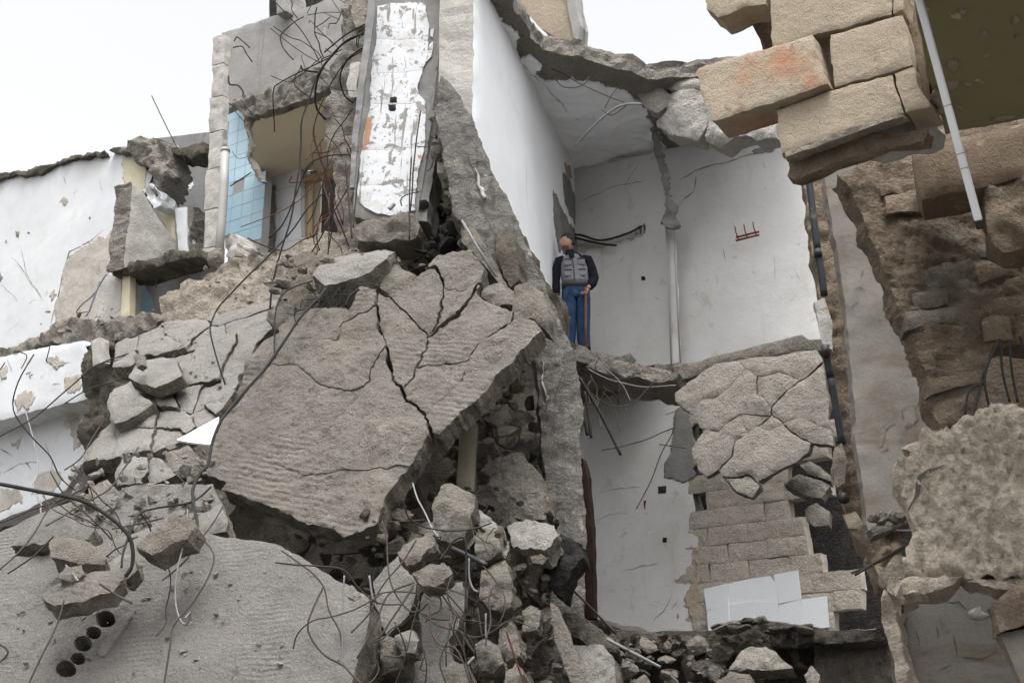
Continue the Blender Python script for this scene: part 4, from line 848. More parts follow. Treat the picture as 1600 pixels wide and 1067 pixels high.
chs = [
 ('446,398 470,388 486,392 500,408 502,440 490,470 470,488 442,486 432,462 440,425', 12.6, -30, 15, .35, 'slab_break', 'upright rough chunk at the upper left of the big slab'),
 ('418,484 440,474 458,474 452,500 428,514 415,498', 12.4, -20, 15, .2, 'rubble', 'small rounded chunk under the upright rough chunk'),
 ('384,562 402,522 420,508 438,502 432,538 412,580 388,620 363,616 374,592', 11.7, -40, 12, .2, 'slab', 'broken slab edge strip along the left side of the big slab'),
 ('486,424 520,403 560,384 598,372 612,380 604,396 578,410 540,422 505,430', 12.0, -22, 44, .26, 'pale_concrete', 'flat broken slab piece lying on top above the big slab'),
 ('590,428 600,413 614,412 650,430 636,446 616,456 592,446', 11.9, -10, 25, .2, 'rubble', 'small knobbly chunk above the big slab top edge'),
 ('176,738 190,712 226,706 230,734 214,750 182,754', 11.9, -20, 25, .2, 'pale_concrete', 'grey block with squared faces left of the white board'),
 ('228,708 250,714 268,734 236,756 226,740', 11.8, -30, 20, .2, 'pale_concrete', 'wedge shaped grey block right of the squared grey block'),
 ('132,756 168,746 184,764 170,784 136,784', 11.8, -10, 20, .3, 'mortar', 'brown crumbly lump below the cracked left slab'),
 ('250,702 290,694 322,720 300,748 266,736', 11.9, -15, 20, .25, 'mortar', 'pale crumbly lump just under the white board'),
 ('72,838 96,830 126,836 160,860 156,868 120,874 78,868', 9.9, -14, 34, .2, 'rubble', 'flat chunk with dark rough edge above the oval chunk'),
 ('62,922 76,902 100,896 130,890 170,882 192,882 194,902 176,920 130,938 86,944 68,930', 9.5, -12, 40, .15, 'slab', 'large oval chunk with thick rough rim at lower left'),
 ('86,900 100,880 128,880 132,892 110,902', 9.5, -12, 40, .1, 'rubble', 'small chunk sitting on the large oval chunk'),
 ('214,856 230,836 258,812 290,797 299,812 286,834 256,850 236,864', 9.5, -20, 30, .2, 'slab_break', 'thick tilted brick like chunk on the ribbed slab'),
 ('166,872 186,860 208,864 210,886 192,900 170,890', 9.6, -12, 26, .16, 'pale_concrete', 'rounded pale chunk at the end of the thick cable'),
 ('300,802 342,786 356,808 350,826 312,832', 10.4, -12, 26, .2, 'pale_concrete', 'flat pale piece tucked under the left corner of the big slab'),
 ('190,764 230,752 300,756 330,772 300,790 240,792 200,784', 11.2, -12, 34, .3, 'mortar', 'sandy rubble heap between cracked slab and ribbed slab'),
 ('10,842 40,812 90,800 140,806 128,830 60,850', 10.5, -14, 34, .2, 'ribbed_concrete', 'thin broken ribbed flake at the left above the oval chunk'),
]
for s, d, ya, ti, th, m, l in chs:
    c = P(s); cx = sum(p[0] for p in c) / len(c); cy = sum(p[1] for p in c) / len(c)
    S('rubble_chunk', l, 'rubble', s, PL(cx, cy, d, ya, ti), th, m, sm='slab_break', res=.035, jag=.022, relief=.022, rs=5, edge=.01, fac=3)
UB = PL(200, 800, 11.0, -12, 32)
S('ribbed_slab', 'upper ribbed concrete slab partly buried under rubble at left', 'slab', '-250,880 0,830 60,800 120,780 200,762 330,752 352,800 330,836 200,850 60,872 -250,930', UB, .25, 'ribbed_concrete', sm='slab_break', res=.06, jag=.03, relief=.02)
GB = PL(250, 950, 9.9, -12, 30)
holes = []
for x, y, r in ((101, 1042, 15), (120, 1026, 11), (128, 1003, 14), (145, 986, 12), (164, 966, 15)):
    holes.append([(x + r * math.cos(a) * 1.05, y + r * .85 * math.sin(a)) for a in [k * math.pi / 6 for k in range(12)]])
rb = slab('ribbed_slab', P('-250,900 0,868 60,864 150,850 260,812 330,832 420,846 480,876 522,904 576,930 572,1000 548,1067 530,1250 520,1650 -300,1650'), GB, .35, M['ribbed_concrete'], smat=M['slab_break'], res=.035, jag=.025, relief=.03, rs=1.2, edge=.02, holes=holes, hd=1, rid=(.006, .045, R(3), 3))
tag(rb, 'large pale ribbed concrete slab filling the lower left corner', 'slab')
S('hole_backing', 'black backing plate added behind the row of round holes', 'block', '70,1080 60,1030 160,940 190,960', PL(120, 1000, 10.15, -12, 30), .1, 'soot_and_shade', jag=0, res=.1)  # added plate, coloured near black for the shade inside the holes
sh('mortar_patch', '150,1022 176,980 206,952 212,954 190,990 162,1024', rb, 'pale_concrete', jag=.02, off=.015)
# ---------------------------------------------------------------- central rubble heap
cen = [
 ('688,754 700,750 742,763 741,790 722,836 700,838 676,830 680,776', 10.2, -10, 20, .25, 'rubble', 'squared grey chunk standing under the right edge of the big slab'),
 ('760,706 800,699 828,722 843,748 846,806 800,804 786,796 764,758', 11.4, -25, 18, .3, 'rubble', 'large angular block leaning on the dark partition wall'),
 ('620,860 646,834 672,826 678,846 656,872 636,878', 9.9, -15, 30, .14, 'rubble', 'flat tilted chunk left of the squared grey chunk'),
 ('644,896 668,882 692,877 706,890 690,904 660,914', 9.8, -15, 30, .16, 'rubble', 'chunk at the top of the pale leaning plaster sheets'),
 ('742,786 758,796 796,846 792,866 776,846 744,812', 10.5, 10, 24, .16, 'pale_concrete', 'narrow slab piece slanting down right of the squared chunk'),
 ('788,818 820,808 864,810 872,826 852,850 800,846', 10.8, -20, 40, .22, 'pale_concrete', 'pale flat topped chunk below the large angular block'),
 ('738,836 758,826 776,828 786,860 764,872 744,872', 10.2, -10, 18, .2, 'rubble', 'knobbly pale chunk in the middle of the rubble heap'),
 ('724,848 744,822 750,830 732,862', 10.3, -20, 20, .15, 'rubble', 'thin chip beside the knobbly pale chunk'),
 ('748,884 766,876 790,868 798,900 800,948 784,956 764,950 748,932', 10.1, -10, 12, .25, 'rubble', 'upright oblong chunk below the knobbly pale chunk'),
 ('850,842 872,832 906,846 908,866 892,890 872,926 856,910 846,878', 10.9, -15, 10, .3, 'soot_and_shade', 'burnt black lump at the right of the rubble heap'),
 ('800,868 824,850 850,862 846,892 830,930 812,910', 10.9, -15, 12, .3, 'dark_rubble', 'dark lump left of the burnt black lump'),
 ('740,1004 756,997 776,1002 786,1034 768,1046 748,1040', 9.8, -10, 15, .22, 'rubble', 'round knobbly stone near the bottom of the rubble heap'),
 ('814,950 828,942 842,952 840,984 818,990', 10.2, -10, 12, .2, 'rubble', 'rounded stone right of the oblong chunk'),
 ('782,980 800,968 810,990 812,1024 792,1032 776,1010', 10.0, -15, 14, .25, 'rubble', 'brownish block under the oblong chunk'),
 ('690,1042 706,1030 722,1034 732,1080 700,1100 684,1070', 9.4, -15, 16, .25, 'rubble', 'pale rough chunk at the bottom edge, centre'),
 ('786,1040 806,1030 820,1050 816,1110 790,1110', 9.6, -15, 16, .25, 'rubble', 'rough chunk at the bottom edge under the brownish block'),
 ('532,992 556,980 578,1000 582,1030 560,1046 538,1030', 9.7, -15, 16, .25, 'mortar', 'crumbly brown lump at the right edge of the ribbed slab'),
 ('590,996 606,990 632,1006 626,1040 604,1046 592,1030', 9.8, -15, 16, .25, 'rubble', 'block end beside the crumbly brown lump'),
 ('616,996 640,982 655,996 650,1016 628,1022', 9.7, -12, 20, .18, 'pale_concrete', 'small pale chunk between the two leaning plaster sheets'),
 ('524,918 548,912 570,930 562,938 530,934', 9.6, -12, 30, .1, 'mortar', 'flat brown brick piece on the right edge of the ribbed slab'),
 ('878,960 900,956 952,990 962,1010 930,1010 884,985', 11.2, -20, 25, .2, 'dark_rubble', 'slanting dark slab piece left of the lower room'),
 ('895,1004 940,1000 956,1020 966,1100 930,1130 900,1090', 11.0, -20, 15, .3, 'pale_concrete', 'rounded pale block at the bottom right of the partition wall'),
 ('1134,1040 1158,1010 1196,1008 1238,1040 1200,1046', 11.2, -20, 20, .2, 'pale_brown', 'pale pointed chunk below the white wall tiles'),
 ('1255,1055 1268,1038 1280,1052 1274,1070 1260,1068', 11.2, -20, 15, .15, 'pale_brown', 'small pale chip right of the pale pointed chunk'),
 ('1118,1062 1140,1048 1170,1052 1180,1085 1130,1090', 11.0, -20, 20, .2, 'rubble', 'grey chunk at the bottom edge left of the pale pointed chunk'),
 ('1270,1004 1340,1000 1388,1002 1398,1080 1400,1500 1262,1500', 12.2, -25, 3, .3, 'rubble', 'broad grey broken wall slab at the bottom right of the lower room'),
]
for s, d, ya, ti, th, m, l in cen:
    c = P(s); cx = sum(p[0] for p in c) / len(c); cy = sum(p[1] for p in c) / len(c)
    S('rubble_chunk', l, 'rubble', s, PL(cx, cy, d, ya, ti), th, m, sm=m if m in ('soot_and_shade', 'dark_rubble') else 'slab_break', res=.03, jag=.025, js=4, relief=.04, rs=7, edge=.008, taper=.03, fac=3)
S('plaster_sheet', 'left of two pale plaster sheets leaning in the rubble heap', 'plaster', '582,908 600,886 622,868 640,896 652,904 648,930 636,958 604,992 594,968 590,940', PL(620, 930, 10.3, -14, 12), .12, 'pale_concrete', sm='slab_break', res=.05, jag=.02, relief=.02)
S('plaster_sheet', 'right larger pale plaster sheet leaning in the rubble heap', 'plaster', '658,932 668,918 700,914 722,908 728,950 716,980 700,1000 704,1020 724,1067 730,1200 640,1300 620,1067 624,1038 650,1016 658,998 652,960', PL(680, 980, 10.1, -14, 10), .12, 'pale_concrete', sm='slab_break', res=.05, jag=.02, relief=.03)
S('cream_post', 'cream painted upright board below the right edge of the big slab', 'post', '718,640 748,622 744,700 740,768 712,764 716,700', PL(730, 700, 11.6, -15), .08, 'cream_wall', sm='rubble', jag=.01)
S('plank', 'grey weathered plank standing at the bottom of the rubble heap', 'plank', '858,940 866,944 890,1000 916,1060 960,1200 930,1200 890,1067 866,1000', PL(885, 1010, 10.2, -20, 8), .08, 'rubble', jag=.012)
# added backing, dark for the heap's shaded gaps: lower storey walls and floors
S('rear_wall', 'dark backing wall added behind the rubble heap in the centre', 'wall', '575,420 600,300 700,160 880,480 880,1900 330,1900 330,850 470,640', PL(650, 700, 13.9, -15), .3, 'dark_rubble', res=.12, jag=.05, relief=.1, rs=1.5)
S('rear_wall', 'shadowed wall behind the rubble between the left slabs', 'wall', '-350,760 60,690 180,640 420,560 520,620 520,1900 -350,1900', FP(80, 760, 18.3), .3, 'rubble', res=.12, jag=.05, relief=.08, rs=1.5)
S('bottom_ledge', 'dark broken floor edge heaped with debris along the bottom of the lower room', 'floor',
  '898,958 940,968 985,985 1040,990 1085,996 1112,990 1150,976 1190,968 1250,978 1300,985 1386,978 1390,996 1330,1004 1260,1004 1190,1012 1150,1022 1090,1016 1040,1018 990,1014 940,1000 900,990', FP(1140, 990, 12.6), 1.0, 'dark_rubble', res=.04, jag=.04, relief=.08, rs=4)
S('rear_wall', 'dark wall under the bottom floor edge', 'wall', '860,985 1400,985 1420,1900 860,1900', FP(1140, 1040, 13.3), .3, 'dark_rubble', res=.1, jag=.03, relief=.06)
rr = random.Random(12)
for k in range(14):
    o = tag(link('flat_stone', rock_mesh('flat_stone', (rr.uniform(.16, .34), rr.uniform(.14, .2), rr.uniform(.05, .09)), 80 + k, M['dark_rubble' if k % 3 else 'rubble'], 3, .08, 11)), 'flat dark stone in the pile in front of the white wall tiles', 'stone', 'flat stones piled by the tiles')
    x = rr.uniform(1112, 1262); o.location = at(x, 992 - 22 * (1 - abs(x - 1180) / 80) * rr.random() - (x - 1180) * .02, 12.2 + rr.uniform(-.2, .2)); o.rotation_euler = (rr.uniform(-.15, .15), rr.uniform(-.2, .2), rr.uniform(0, 3))
def debris(name, label, n, box, dr, sz, m, seed, cat='debris'):
    """small broken bits nobody could count: one object"""
    rnd = random.Random(seed); base = [rock_mesh('t', (1.3, 1.3, 1.3), seed + k, M[m], 2, .06, 8, (.24, .6)) for k in range(5)]
    geo = [([v.co.copy() for v in b.vertices], [tuple(p.vertices) for p in b.polygons]) for b in base]
    flat = False
    W, fs = [], []
    for k in range(n):
        x, y = rnd.uniform(box[0], box[2]), rnd.uniform(box[1], box[3])
        s = sz[0] + (sz[1] - sz[0]) * rnd.random() ** 2.5
        c = at(x, y, rnd.uniform(*dr)) if not isinstance(dr[0], PL) else dr[0].xy(x, y, dr[1])
        q = Matrix.Rotation(rnd.random() * 6, 3, 'X') @ Matrix.Rotation(rnd.random() * 6, 3, 'Z') @ Matrix.Diagonal((s, s * rnd.uniform(.6, 1), s * rnd.uniform(.35, .8)))
        v_, f_ = geo[k % 5]; o = len(W); W += [c + q @ v for v in v_]; fs += [tuple(i + o for i in f) for f in f_]
    for b in base: bpy.data.meshes.remove(b)
    return tag(link(name, mesh(name, W, fs, [M[m]], smooth=False)), label, cat, None, 'stuff')
debris('rubble_fill', 'small dark rubble filling the heap in the centre', 260, (560, 760, 870, 1120), (10.6, 12.2), (.05, .28), 'dark_rubble', 3)
debris('rubble_fill', 'small dark rubble behind the hanging panel and under the leaning wall', 90, (590, 300, 800, 430), (12.6, 13.4), (.06, .26), 'dark_rubble', 5)
debris('burnt_debris', 'burnt black scraps above the big slab', 60, (650, 320, 740, 410), (12.2, 12.8), (.04, .2), 'soot_and_shade', 8)
debris('rubble_fill', 'dark rubble in the gap between big slab and leaning wall', 70, (690, 560, 850, 760), (12.0, 13.2), (.06, .3), 'dark_rubble', 9)
debris('rubble_fill', 'small pale debris strewn between the left slabs', 90, (120, 775, 335, 835), (UB, .03), (.02, .12), 'mortar', 13)
debris('rubble_fill', 'crumbs of debris along the left wall ledge', 60, (60, 480, 330, 520), (16.2, 16.6), (.02, .1), 'mortar', 15)
debris('rubble_fill', 'dusty debris along the bottom floor edge', 100, (900, 992, 1380, 1014), (12.1, 12.5), (.02, .1), 'dark_rubble', 17)
debris('rubble_fill', 'dark rubble at the bottom under the lower room', 80, (880, 1010, 1270, 1120), (12.2, 13.0), (.06, .3), 'dark_rubble', 19)
debris('rubble_fill', 'crumbs of concrete on the pale ridge', 60, (300, 390, 560, 480), (13.6, 14.0), (.02, .1), 'cream_rubble', 23)

debris('rubble_fill', 'angular fragments, darkened for shade, scattered through the central heap', 110, (540, 800, 860, 1110), (10.2, 10.9), (.025, .12), 'dark_rubble', 31)  # the dark material paints the heap's shadow onto these fragments
debris('rubble_fill', 'pale grit and fragments on the lower left ribbed slab', 130, (0, 890, 460, 1060), (GB, .012), (.008, .045), 'pale_concrete', 33)
for q_, bx in enumerate(((680, 140, 708, 250), (700, 240, 738, 345), (716, 330, 788, 440))):
    debris('rubble_fill', ('fragments packed high between the hanging panel and the leaning wall', 'fragments packed halfway down beside the leaning wall', 'fragments packed above the big slab beside the leaning wall')[q_], 36, bx, (12.0, 12.5), (.04, .22), 'rubble', 35 + q_ * 50)
debris('rubble_fill', 'fragments packed in the seam beside the big slab top', 80, (420, 400, 680, 470), (12.0, 12.5), (.03, .16), 'rubble', 37)
debris('rubble_fill', 'fragments between the cracked left slab and the ribbed slabs', 100, (110, 700, 350, 850), (10.9, 11.5), (.02, .11), 'pale_concrete', 39)
debris('rubble_fill', 'fragments in the shadow below the big slab', 90, (360, 830, 620, 970), (11.0, 11.8), (.04, .2), 'dark_rubble', 41)
debris('rubble_fill', 'grit lying on the cracked left slab', 70, (200, 530, 365, 640), (LS, .03), (.01, .05), 'pale_concrete', 43)
debris('rubble_fill', 'stones and fragments at the bottom right of the partition', 80, (860, 1000, 1120, 1100), (11.2, 12.0), (.03, .17), 'rubble', 45)

rf = random.Random(77)
for k in range(64):
    x, y = (rf.uniform(575, 870), rf.uniform(800, 1090)) if k < 44 else (rf.uniform(690, 850), rf.uniform(640, 800))
    r0 = rf.uniform(8, 26); n_ = rf.choice((4, 5, 5, 6)); a0 = rf.uniform(0, 6.28); st_ = rf.uniform(.45, .9)
    pts_ = [(x + r0 * rf.uniform(.75, 1.1) * math.cos(a0 + 6.283 * i / n_), y + r0 * st_ * rf.uniform(.75, 1.1) * math.sin(a0 + 6.283 * i / n_)) for i in range(n_)]
    tag(slab('rubble_fragment', pts_, PL(x, y, rf.uniform(10.4, 11.4) if k < 44 else rf.uniform(11.6, 12.4), rf.uniform(-50, 40), rf.uniform(-15, 55)), rf.uniform(.05, .16), M[rf.choice(('rubble', 'slab', 'slab_break', 'dark_rubble'))],
        smat=M['slab_break'], res=.05, jag=.015, js=7, relief=.015, rs=6, edge=.006), 'angular concrete fragment wedged in the dark central rubble heap' if k < 44 else 'angular fragment in the dark gap between big slab and leaning wall', 'rubble', 'fragments of the central heap' if k < 44 else 'fragments in the gap by the big slab')
# ---------------------------------------------------------------- the man on the ledge
r_ = ray(901, 552); dm = (fz.z + .0 - CAM.z) / r_.z * r_.y
MB = at(901, 552, dm); MB.z = fz.z
S('standing_ledge', 'rough concrete crust at the front edge of the ledge under the man', 'concrete', '880,548 897,541 915,546 940,551 965,560 1000,572 1040,576 1062,584 1050,594 1000,592 950,582 910,572 886,570', PL(950, 560, MB.y - .35, -30, 8), .8, 'mortar', res=.045, jag=.04, relief=.06, rs=4)
man = thing('person', 'man in grey vest, dark sleeves and blue jeans standing on the ledge', 'person', MB)
def skinmesh(name, vs_, es, m, parent, sub=2, root=0):
    me = bpy.data.meshes.new(name); me.from_pydata([v[:3] for v in vs_], es, [])
    o = bpy.data.objects.new(name, me); C.objects.link(o)
    o.modifiers.new('s', 'SKIN'); sv = me.skin_vertices[0].data
    for i, v in enumerate(vs_):
        sv[i].radius = (v[3], v[4] if len(v) > 4 else v[3]); sv[i].use_root = (i == root)
    b = o.modifiers.new('b', 'SUBSURF'); b.levels = b.render_levels = sub
    ev = o.evaluated_get(bpy.context.evaluated_depsgraph_get()); nm = bpy.data.meshes.new_from_object(ev)
    bpy.data.objects.remove(o); bpy.data.meshes.remove(me)
    nm.name = name; nm.materials.clear(); nm.materials.append(M[m])
    nm.polygons.foreach_set('use_smooth', [True] * len(nm.polygons))
    return nm
def put(name, me, parent):
    me.transform(Matrix.Translation(MB)); return link(name, me, parent)
def join(name, ms, m):
    W, fs = [], []
    for q in ms:
        o = len(W); W += [v.co.copy() for v in q.vertices]; fs += [tuple(i + o for i in p.vertices) for p in q.polygons]
    return mesh(name, W, fs, [M[m]])
# skeleton: x right, y away, z up
PEL, WST, CHS, NKB, NKT = (.0, 0, .96), (.0, .0, 1.1), (-.02, .01, 1.27), (-.05, .01, 1.44), (-.085, -.01, 1.53)
SHL, ELL, WRL = (-.22, .02, 1.38), (-.27, .03, 1.08), (-.25, -.02, .84)
SHR, ELR, WRR = (.17, .01, 1.39), (.265, .03, 1.10), (.165, -.13, .90)
HPL, KNL, ANL, TOL = (-.09, 0, .90), (-.11, -.03, .50), (-.10, .02, .09), (-.14, -.12, .04)
HPR, KNR, ANR, TOR = (.09, 0, .90), (.115, -.03, .50), (.13, .02, .09), (.13, -.13, .04)
V_ = lambda p, a, b=None: (*p, a, b or a)
bv = [V_(PEL, .15, .10), V_(WST, .14, .10), V_(CHS, .16, .11), V_(NKB, .075, .07), V_(NKT, .055, .055),
      V_(SHL, .06), V_(ELL, .045), V_(WRL, .03), V_(SHR, .06), V_(ELR, .045), V_(WRR, .03),
      V_(HPL, .085), V_(KNL, .06), V_(ANL, .045), V_(TOL, .035), V_(HPR, .085), V_(KNR, .06), V_(ANR, .045), V_(TOR, .035)]
be_ = [(0, 1), (1, 2), (2, 3), (3, 4), (2, 5), (5, 6), (6, 7), (2, 8), (8, 9), (9, 10), (0, 11), (11, 12), (12, 13), (13, 14), (0, 15), (15, 16), (16, 17), (17, 18)]
ms = [skinmesh('b', bv, be_, 'skin', man)]
def hand(w, fwd, across, curl, seed):
    """palm and five bent fingers, rooted in the palm"""
    w, f, a = Vector(w), Vector(fwd).normalized(), Vector(across).normalized(); c = f.cross(a).normalized() * curl
    out = [skinmesh('p', [V_(w, .024, .018), V_(w + f * .045, .036, .017), V_(w + f * .085, .036, .015)], [(0, 1), (1, 2)], 'skin', None)]
    for k, (o, L) in enumerate(((-.03, .07), (-.01, .08), (.011, .076), (.031, .06))):
        b = w + f * .08 + a * o
        p1 = b + f * L * .4 + c * .008; p2 = p1 + f * L * .22 + c * .03; p3 = p2 - f * L * .12 + c * .028
        out.append(skinmesh('f', [V_(b, .0095), V_(p1, .009), V_(p2, .0085), V_(p3, .0075)], [(0, 1), (1, 2), (2, 3)], 'skin', None, 1))
    b = w + f * .03 - a * .03
    out.append(skinmesh('t', [V_(b, .013), V_(b - a * .022 + f * .025 + c * .012, .011), V_(b - a * .02 + f * .055 + c * .03, .009)], [(0, 1), (1, 2)], 'skin', None, 1))
    return out
ms += hand(WRR, (-.35, -.2, -.9), (.6, -.75, -.05), 1, 1)
ms += hand(WRL, (.05, -.1, -1), (.1, -1, .1), -1, 2)
hb_ = bmesh.new(); bmesh.ops.create_icosphere(hb_, subdivisions=4, radius=1)
HC = Vector((-.10, -.02, 1.635)); HR = Matrix.Rotation(math.atan2(-.42, -.9), 3, 'Z') @ Matrix.Rotation(R(4), 3, 'Y')
hair_v = {}
for v in hb_.verts:
    x, y, z = v.co; n0 = v.co.copy()
    px, py, pz = x * .104, y * .082, z * .13
    if z < 0: py *= 1 - .30 * z * z; px *= 1 - (.10 if x > 0 else .35) * z * z
    gs_ = lambda a, b, c, s: math.exp(-((x - a) ** 2 + (y - b) ** 2 + (z - c) ** 2) / s)
    px += .026 * gs_(1, 0, -.18, .03) + .012 * gs_(1, 0, .02, .03) + .012 * gs_(.75, 0, -.85, .08) + .006 * gs_(.93, 0, -.5, .03) - .009 * (gs_(.9, .38, .05, .03) + gs_(.9, -.38, .05, .03)) + .006 * (gs_(.9, .3, .25, .04) + gs_(.9, -.3, .25, .04))
    py += .014 * gs_(-.05, 1, -.05, .04) - .014 * gs_(-.05, -1, -.05, .04)
    hair_v[v.index] = (n0, Vector((px, py, pz)))
    v.co = HC + HR @ Vector((px, py, pz))
hm = bpy.data.meshes.new('h'); hb_.to_mesh(hm)
ms.append(hm)
body = put('body', join('body', ms, 'skin'), man)
W, fs, idx = [], [], {}
keep = {i for i, (n, p) in hair_v.items() if n.z > (.42 if n.x > .45 else .18 if n.x > .15 else -.02 if n.x > -.15 else -.5)}
for f in hb_.faces:
    ii = [v.index for v in f.verts]
    if all(i in keep for i in ii):
        for i in ii:
            if i not in idx: idx[i] = len(W); W.append(HC + HR @ (hair_v[i][1] * 1.10 + Vector((-.002, 0, .006))))
        fs.append(tuple(idx[i] for i in ii))
W3, f3, ix3 = [], [], {}
for f in hb_.faces:
    ii = [v.index for v in f.verts]
    if all(hair_v[i][0].z < -.42 and hair_v[i][0].x > .05 for i in ii):
        for i in ii:
            if i not in ix3: ix3[i] = len(W3); W3.append(HC + HR @ (hair_v[i][1] * 1.015 + Vector((.001, 0, 0))))
        f3.append(tuple(ix3[i] for i in ii))
put('beard_stubble', mesh('beard_stubble', W3, f3, [M['stubble']]), man)
for sy in (-1, 1):
    e = rock_mesh('eye', (.016, .02, .012), 3, M['hair'], 2, .0, 3); e.transform(Matrix.Translation(HC + HR @ Vector((.082, sy * .03, .006)))); put('eye', e, man)
hb_.free()
nW = len(W); Wi = [HC + HR @ (hair_v[i][1] * .98) for i in idx]
ce = {(f[i], f[(i + 1) % 3]) for f in fs for i in range(3)}
fs2 = fs + [(b, a, a + nW, b + nW) for a, b in ce if (b, a) not in ce]
put('hair', mesh('hair', W + Wi, fs2, [M['hair']]), man)
def loft(rings, seg=18, cap=True):
    """closed sleeve through rings (centre, rx, ry[, tilt axis])"""
    W, fs = [], []; n = len(rings)
    for i, (c, rx, ry) in enumerate(rings):
        c = Vector(c); t = (Vector(rings[min(n - 1, i + 1)][0]) - Vector(rings[max(0, i - 1)][0])).normalized()
        a = Vector((0, 1, 0)).cross(t).normalized(); b = t.cross(a)
        for k in range(seg):
            q = 2 * math.pi * k / seg; e = .8
            cx, sy = math.cos(q), math.sin(q)
            cx, sy = math.copysign(abs(cx) ** e, cx), math.copysign(abs(sy) ** e, sy)
            W.append(c + a * cx * rx + b * sy * ry + noise.noise_vector((c + a * cx * rx + b * sy * ry) * 11) * .011)
        if i:
            for k in range(seg):
                o, l = (i - 1) * seg, i * seg; fs.append((o + k, l + k, l + (k + 1) % seg, o + (k + 1) % seg))
    if cap: fs += [tuple(range(seg)), tuple(range((n - 1) * seg, n * seg))[::-1]]
    me = bpy.data.meshes.new('l'); me.from_pydata(W, [], fs); return me
put('sweater', join('sweater', [
    loft([((.0, 0, .98), .18, .125), ((-.01, 0, 1.2), .185, .13), ((-.03, .01, 1.36), .19, .115), ((-.04, .01, 1.43), .12, .085), ((-.06, .0, 1.48), .068, .066), ((-.068, -.004, 1.52), .064, .064)]),
    loft([((-.15, .01, 1.40), .05, .06), ((-.215, .015, 1.37), .075, .08), ((-.25, .02, 1.24), .072, .075), ((-.27, .03, 1.08), .062, .064), ((-.262, .0, .96), .055, .056), ((-.252, -.015, .86), .045, .045)]),
    loft([((.10, .01, 1.41), .05, .06), ((.175, .01, 1.38), .078, .08), ((.225, .02, 1.25), .078, .08), ((.262, .03, 1.12), .07, .07), ((.235, -.03, 1.02), .062, .062), ((.19, -.10, .93), .048, .048)])], 'knit_navy'), man)
vest = put('vest', join('vest', [loft([((.0, 0, 1.0), .185, .14), ((-.0, 0, 1.06), .188, .143), ((-.012, .0, 1.22), .19, .145), ((-.03, .008, 1.33), .178, .132), ((-.04, .012, 1.41), .145, .10), ((-.045, .012, 1.445), .10, .08)])], 'vest_grey'), man)
def flap(name, x, z, w, h, m, parent, y):
    me = box_mesh(name, (w, .02, h), M[m], .006); me.transform(Matrix.Translation(MB + Vector((x, y, z)))); return link(name, me, parent)
for x, z in ((-.10, 1.31), (.08, 1.32), (-.105, 1.15), (.09, 1.16)):
    pk = flap('pocket', x, z - .03, .10, .085, 'vest_grey', vest, -.138); flap('pocket_flap', x, z + .016, .105, .022, 'vest_dark', pk, -.145)
link('zip', tube_mesh('zip', [MB + Vector((-.02, -.148, 1.0)), MB + Vector((-.025, -.152, 1.2)), MB + Vector((-.04, -.14, 1.35))], .006, M['vest_dark'], 6), vest)
put('hem_band', join('hem_band', [loft([((.0, 0, .962), .19, .14), ((0, 0, 1.012), .197, .147)])], 'vest_dark'), vest)
put('collar', join('collar', [loft([((-.05, -.108, 1.33), .012, .01), ((-.05, -.115, 1.38), .035, .012), ((-.055, -.092, 1.45), .04, .014)])], 'knit_navy'), man)
put('jeans', join('jeans', [
    loft([((0, 0, .97), .182, .132), ((0, 0, .90), .188, .135), ((0, 0, .82), .19, .13), ((0, 0, .775), .17, .11)]),
    loft([((-.088, 0, .90), .10, .12), ((-.094, -.005, .76), .104, .115), ((-.094, -.02, .62), .1, .105), ((-.094, -.025, .50), .096, .1), ((-.09, 0, .36), .092, .094), ((-.09, 0, .22), .086, .09), ((-.10, .02, .12), .08, .086), ((-.10, .02, .05), .075, .085)]),
    loft([((.09, 0, .90), .10, .12), ((.098, -.005, .76), .104, .115), ((.096, -.02, .62), .1, .105), ((.096, -.035, .50), .096, .1), ((.096, 0, .36), .092, .094), ((.1, 0, .22), .086, .09), ((.105, .02, .12), .084, .088), ((.115, .02, .05), .08, .088)])], 'denim'), man)
put('belt', join('belt', [loft([((0, 0, .938), .19, .138), ((0, 0, .97), .19, .138)])], 'leather'), man)
for a, t in ((ANL, TOL), (ANR, TOR)):
    put('shoe', skinmesh('sh', [V_((a[0], a[1] + .05, .045), .045, .04), V_((a[0], a[1], .05), .05, .048), V_((t[0], t[1], .035), .045, .032), V_((t[0], t[1] - .06, .03), .035, .028)], [(0, 1), (1, 2), (2, 3)], 'leather', man), man)
st = thing('walking_stick', 'reddish wooden stick held upright in the man\'s hand', 'stick', MB + Vector((.12, -.17, 0)))
link('shaft', tube_mesh('shaft', [MB + Vector(p) for p in ((.115, -.175, .0), (.122, -.172, .4), (.13, -.165, .78), (.134, -.16, .90))], .018, M['stick_wood'], 10), st)
link('tip', tube_mesh('tip', [MB + Vector((.115, -.175, -.01)), MB + Vector((.116, -.175, .06))], .021, M['cable'], 10), st)
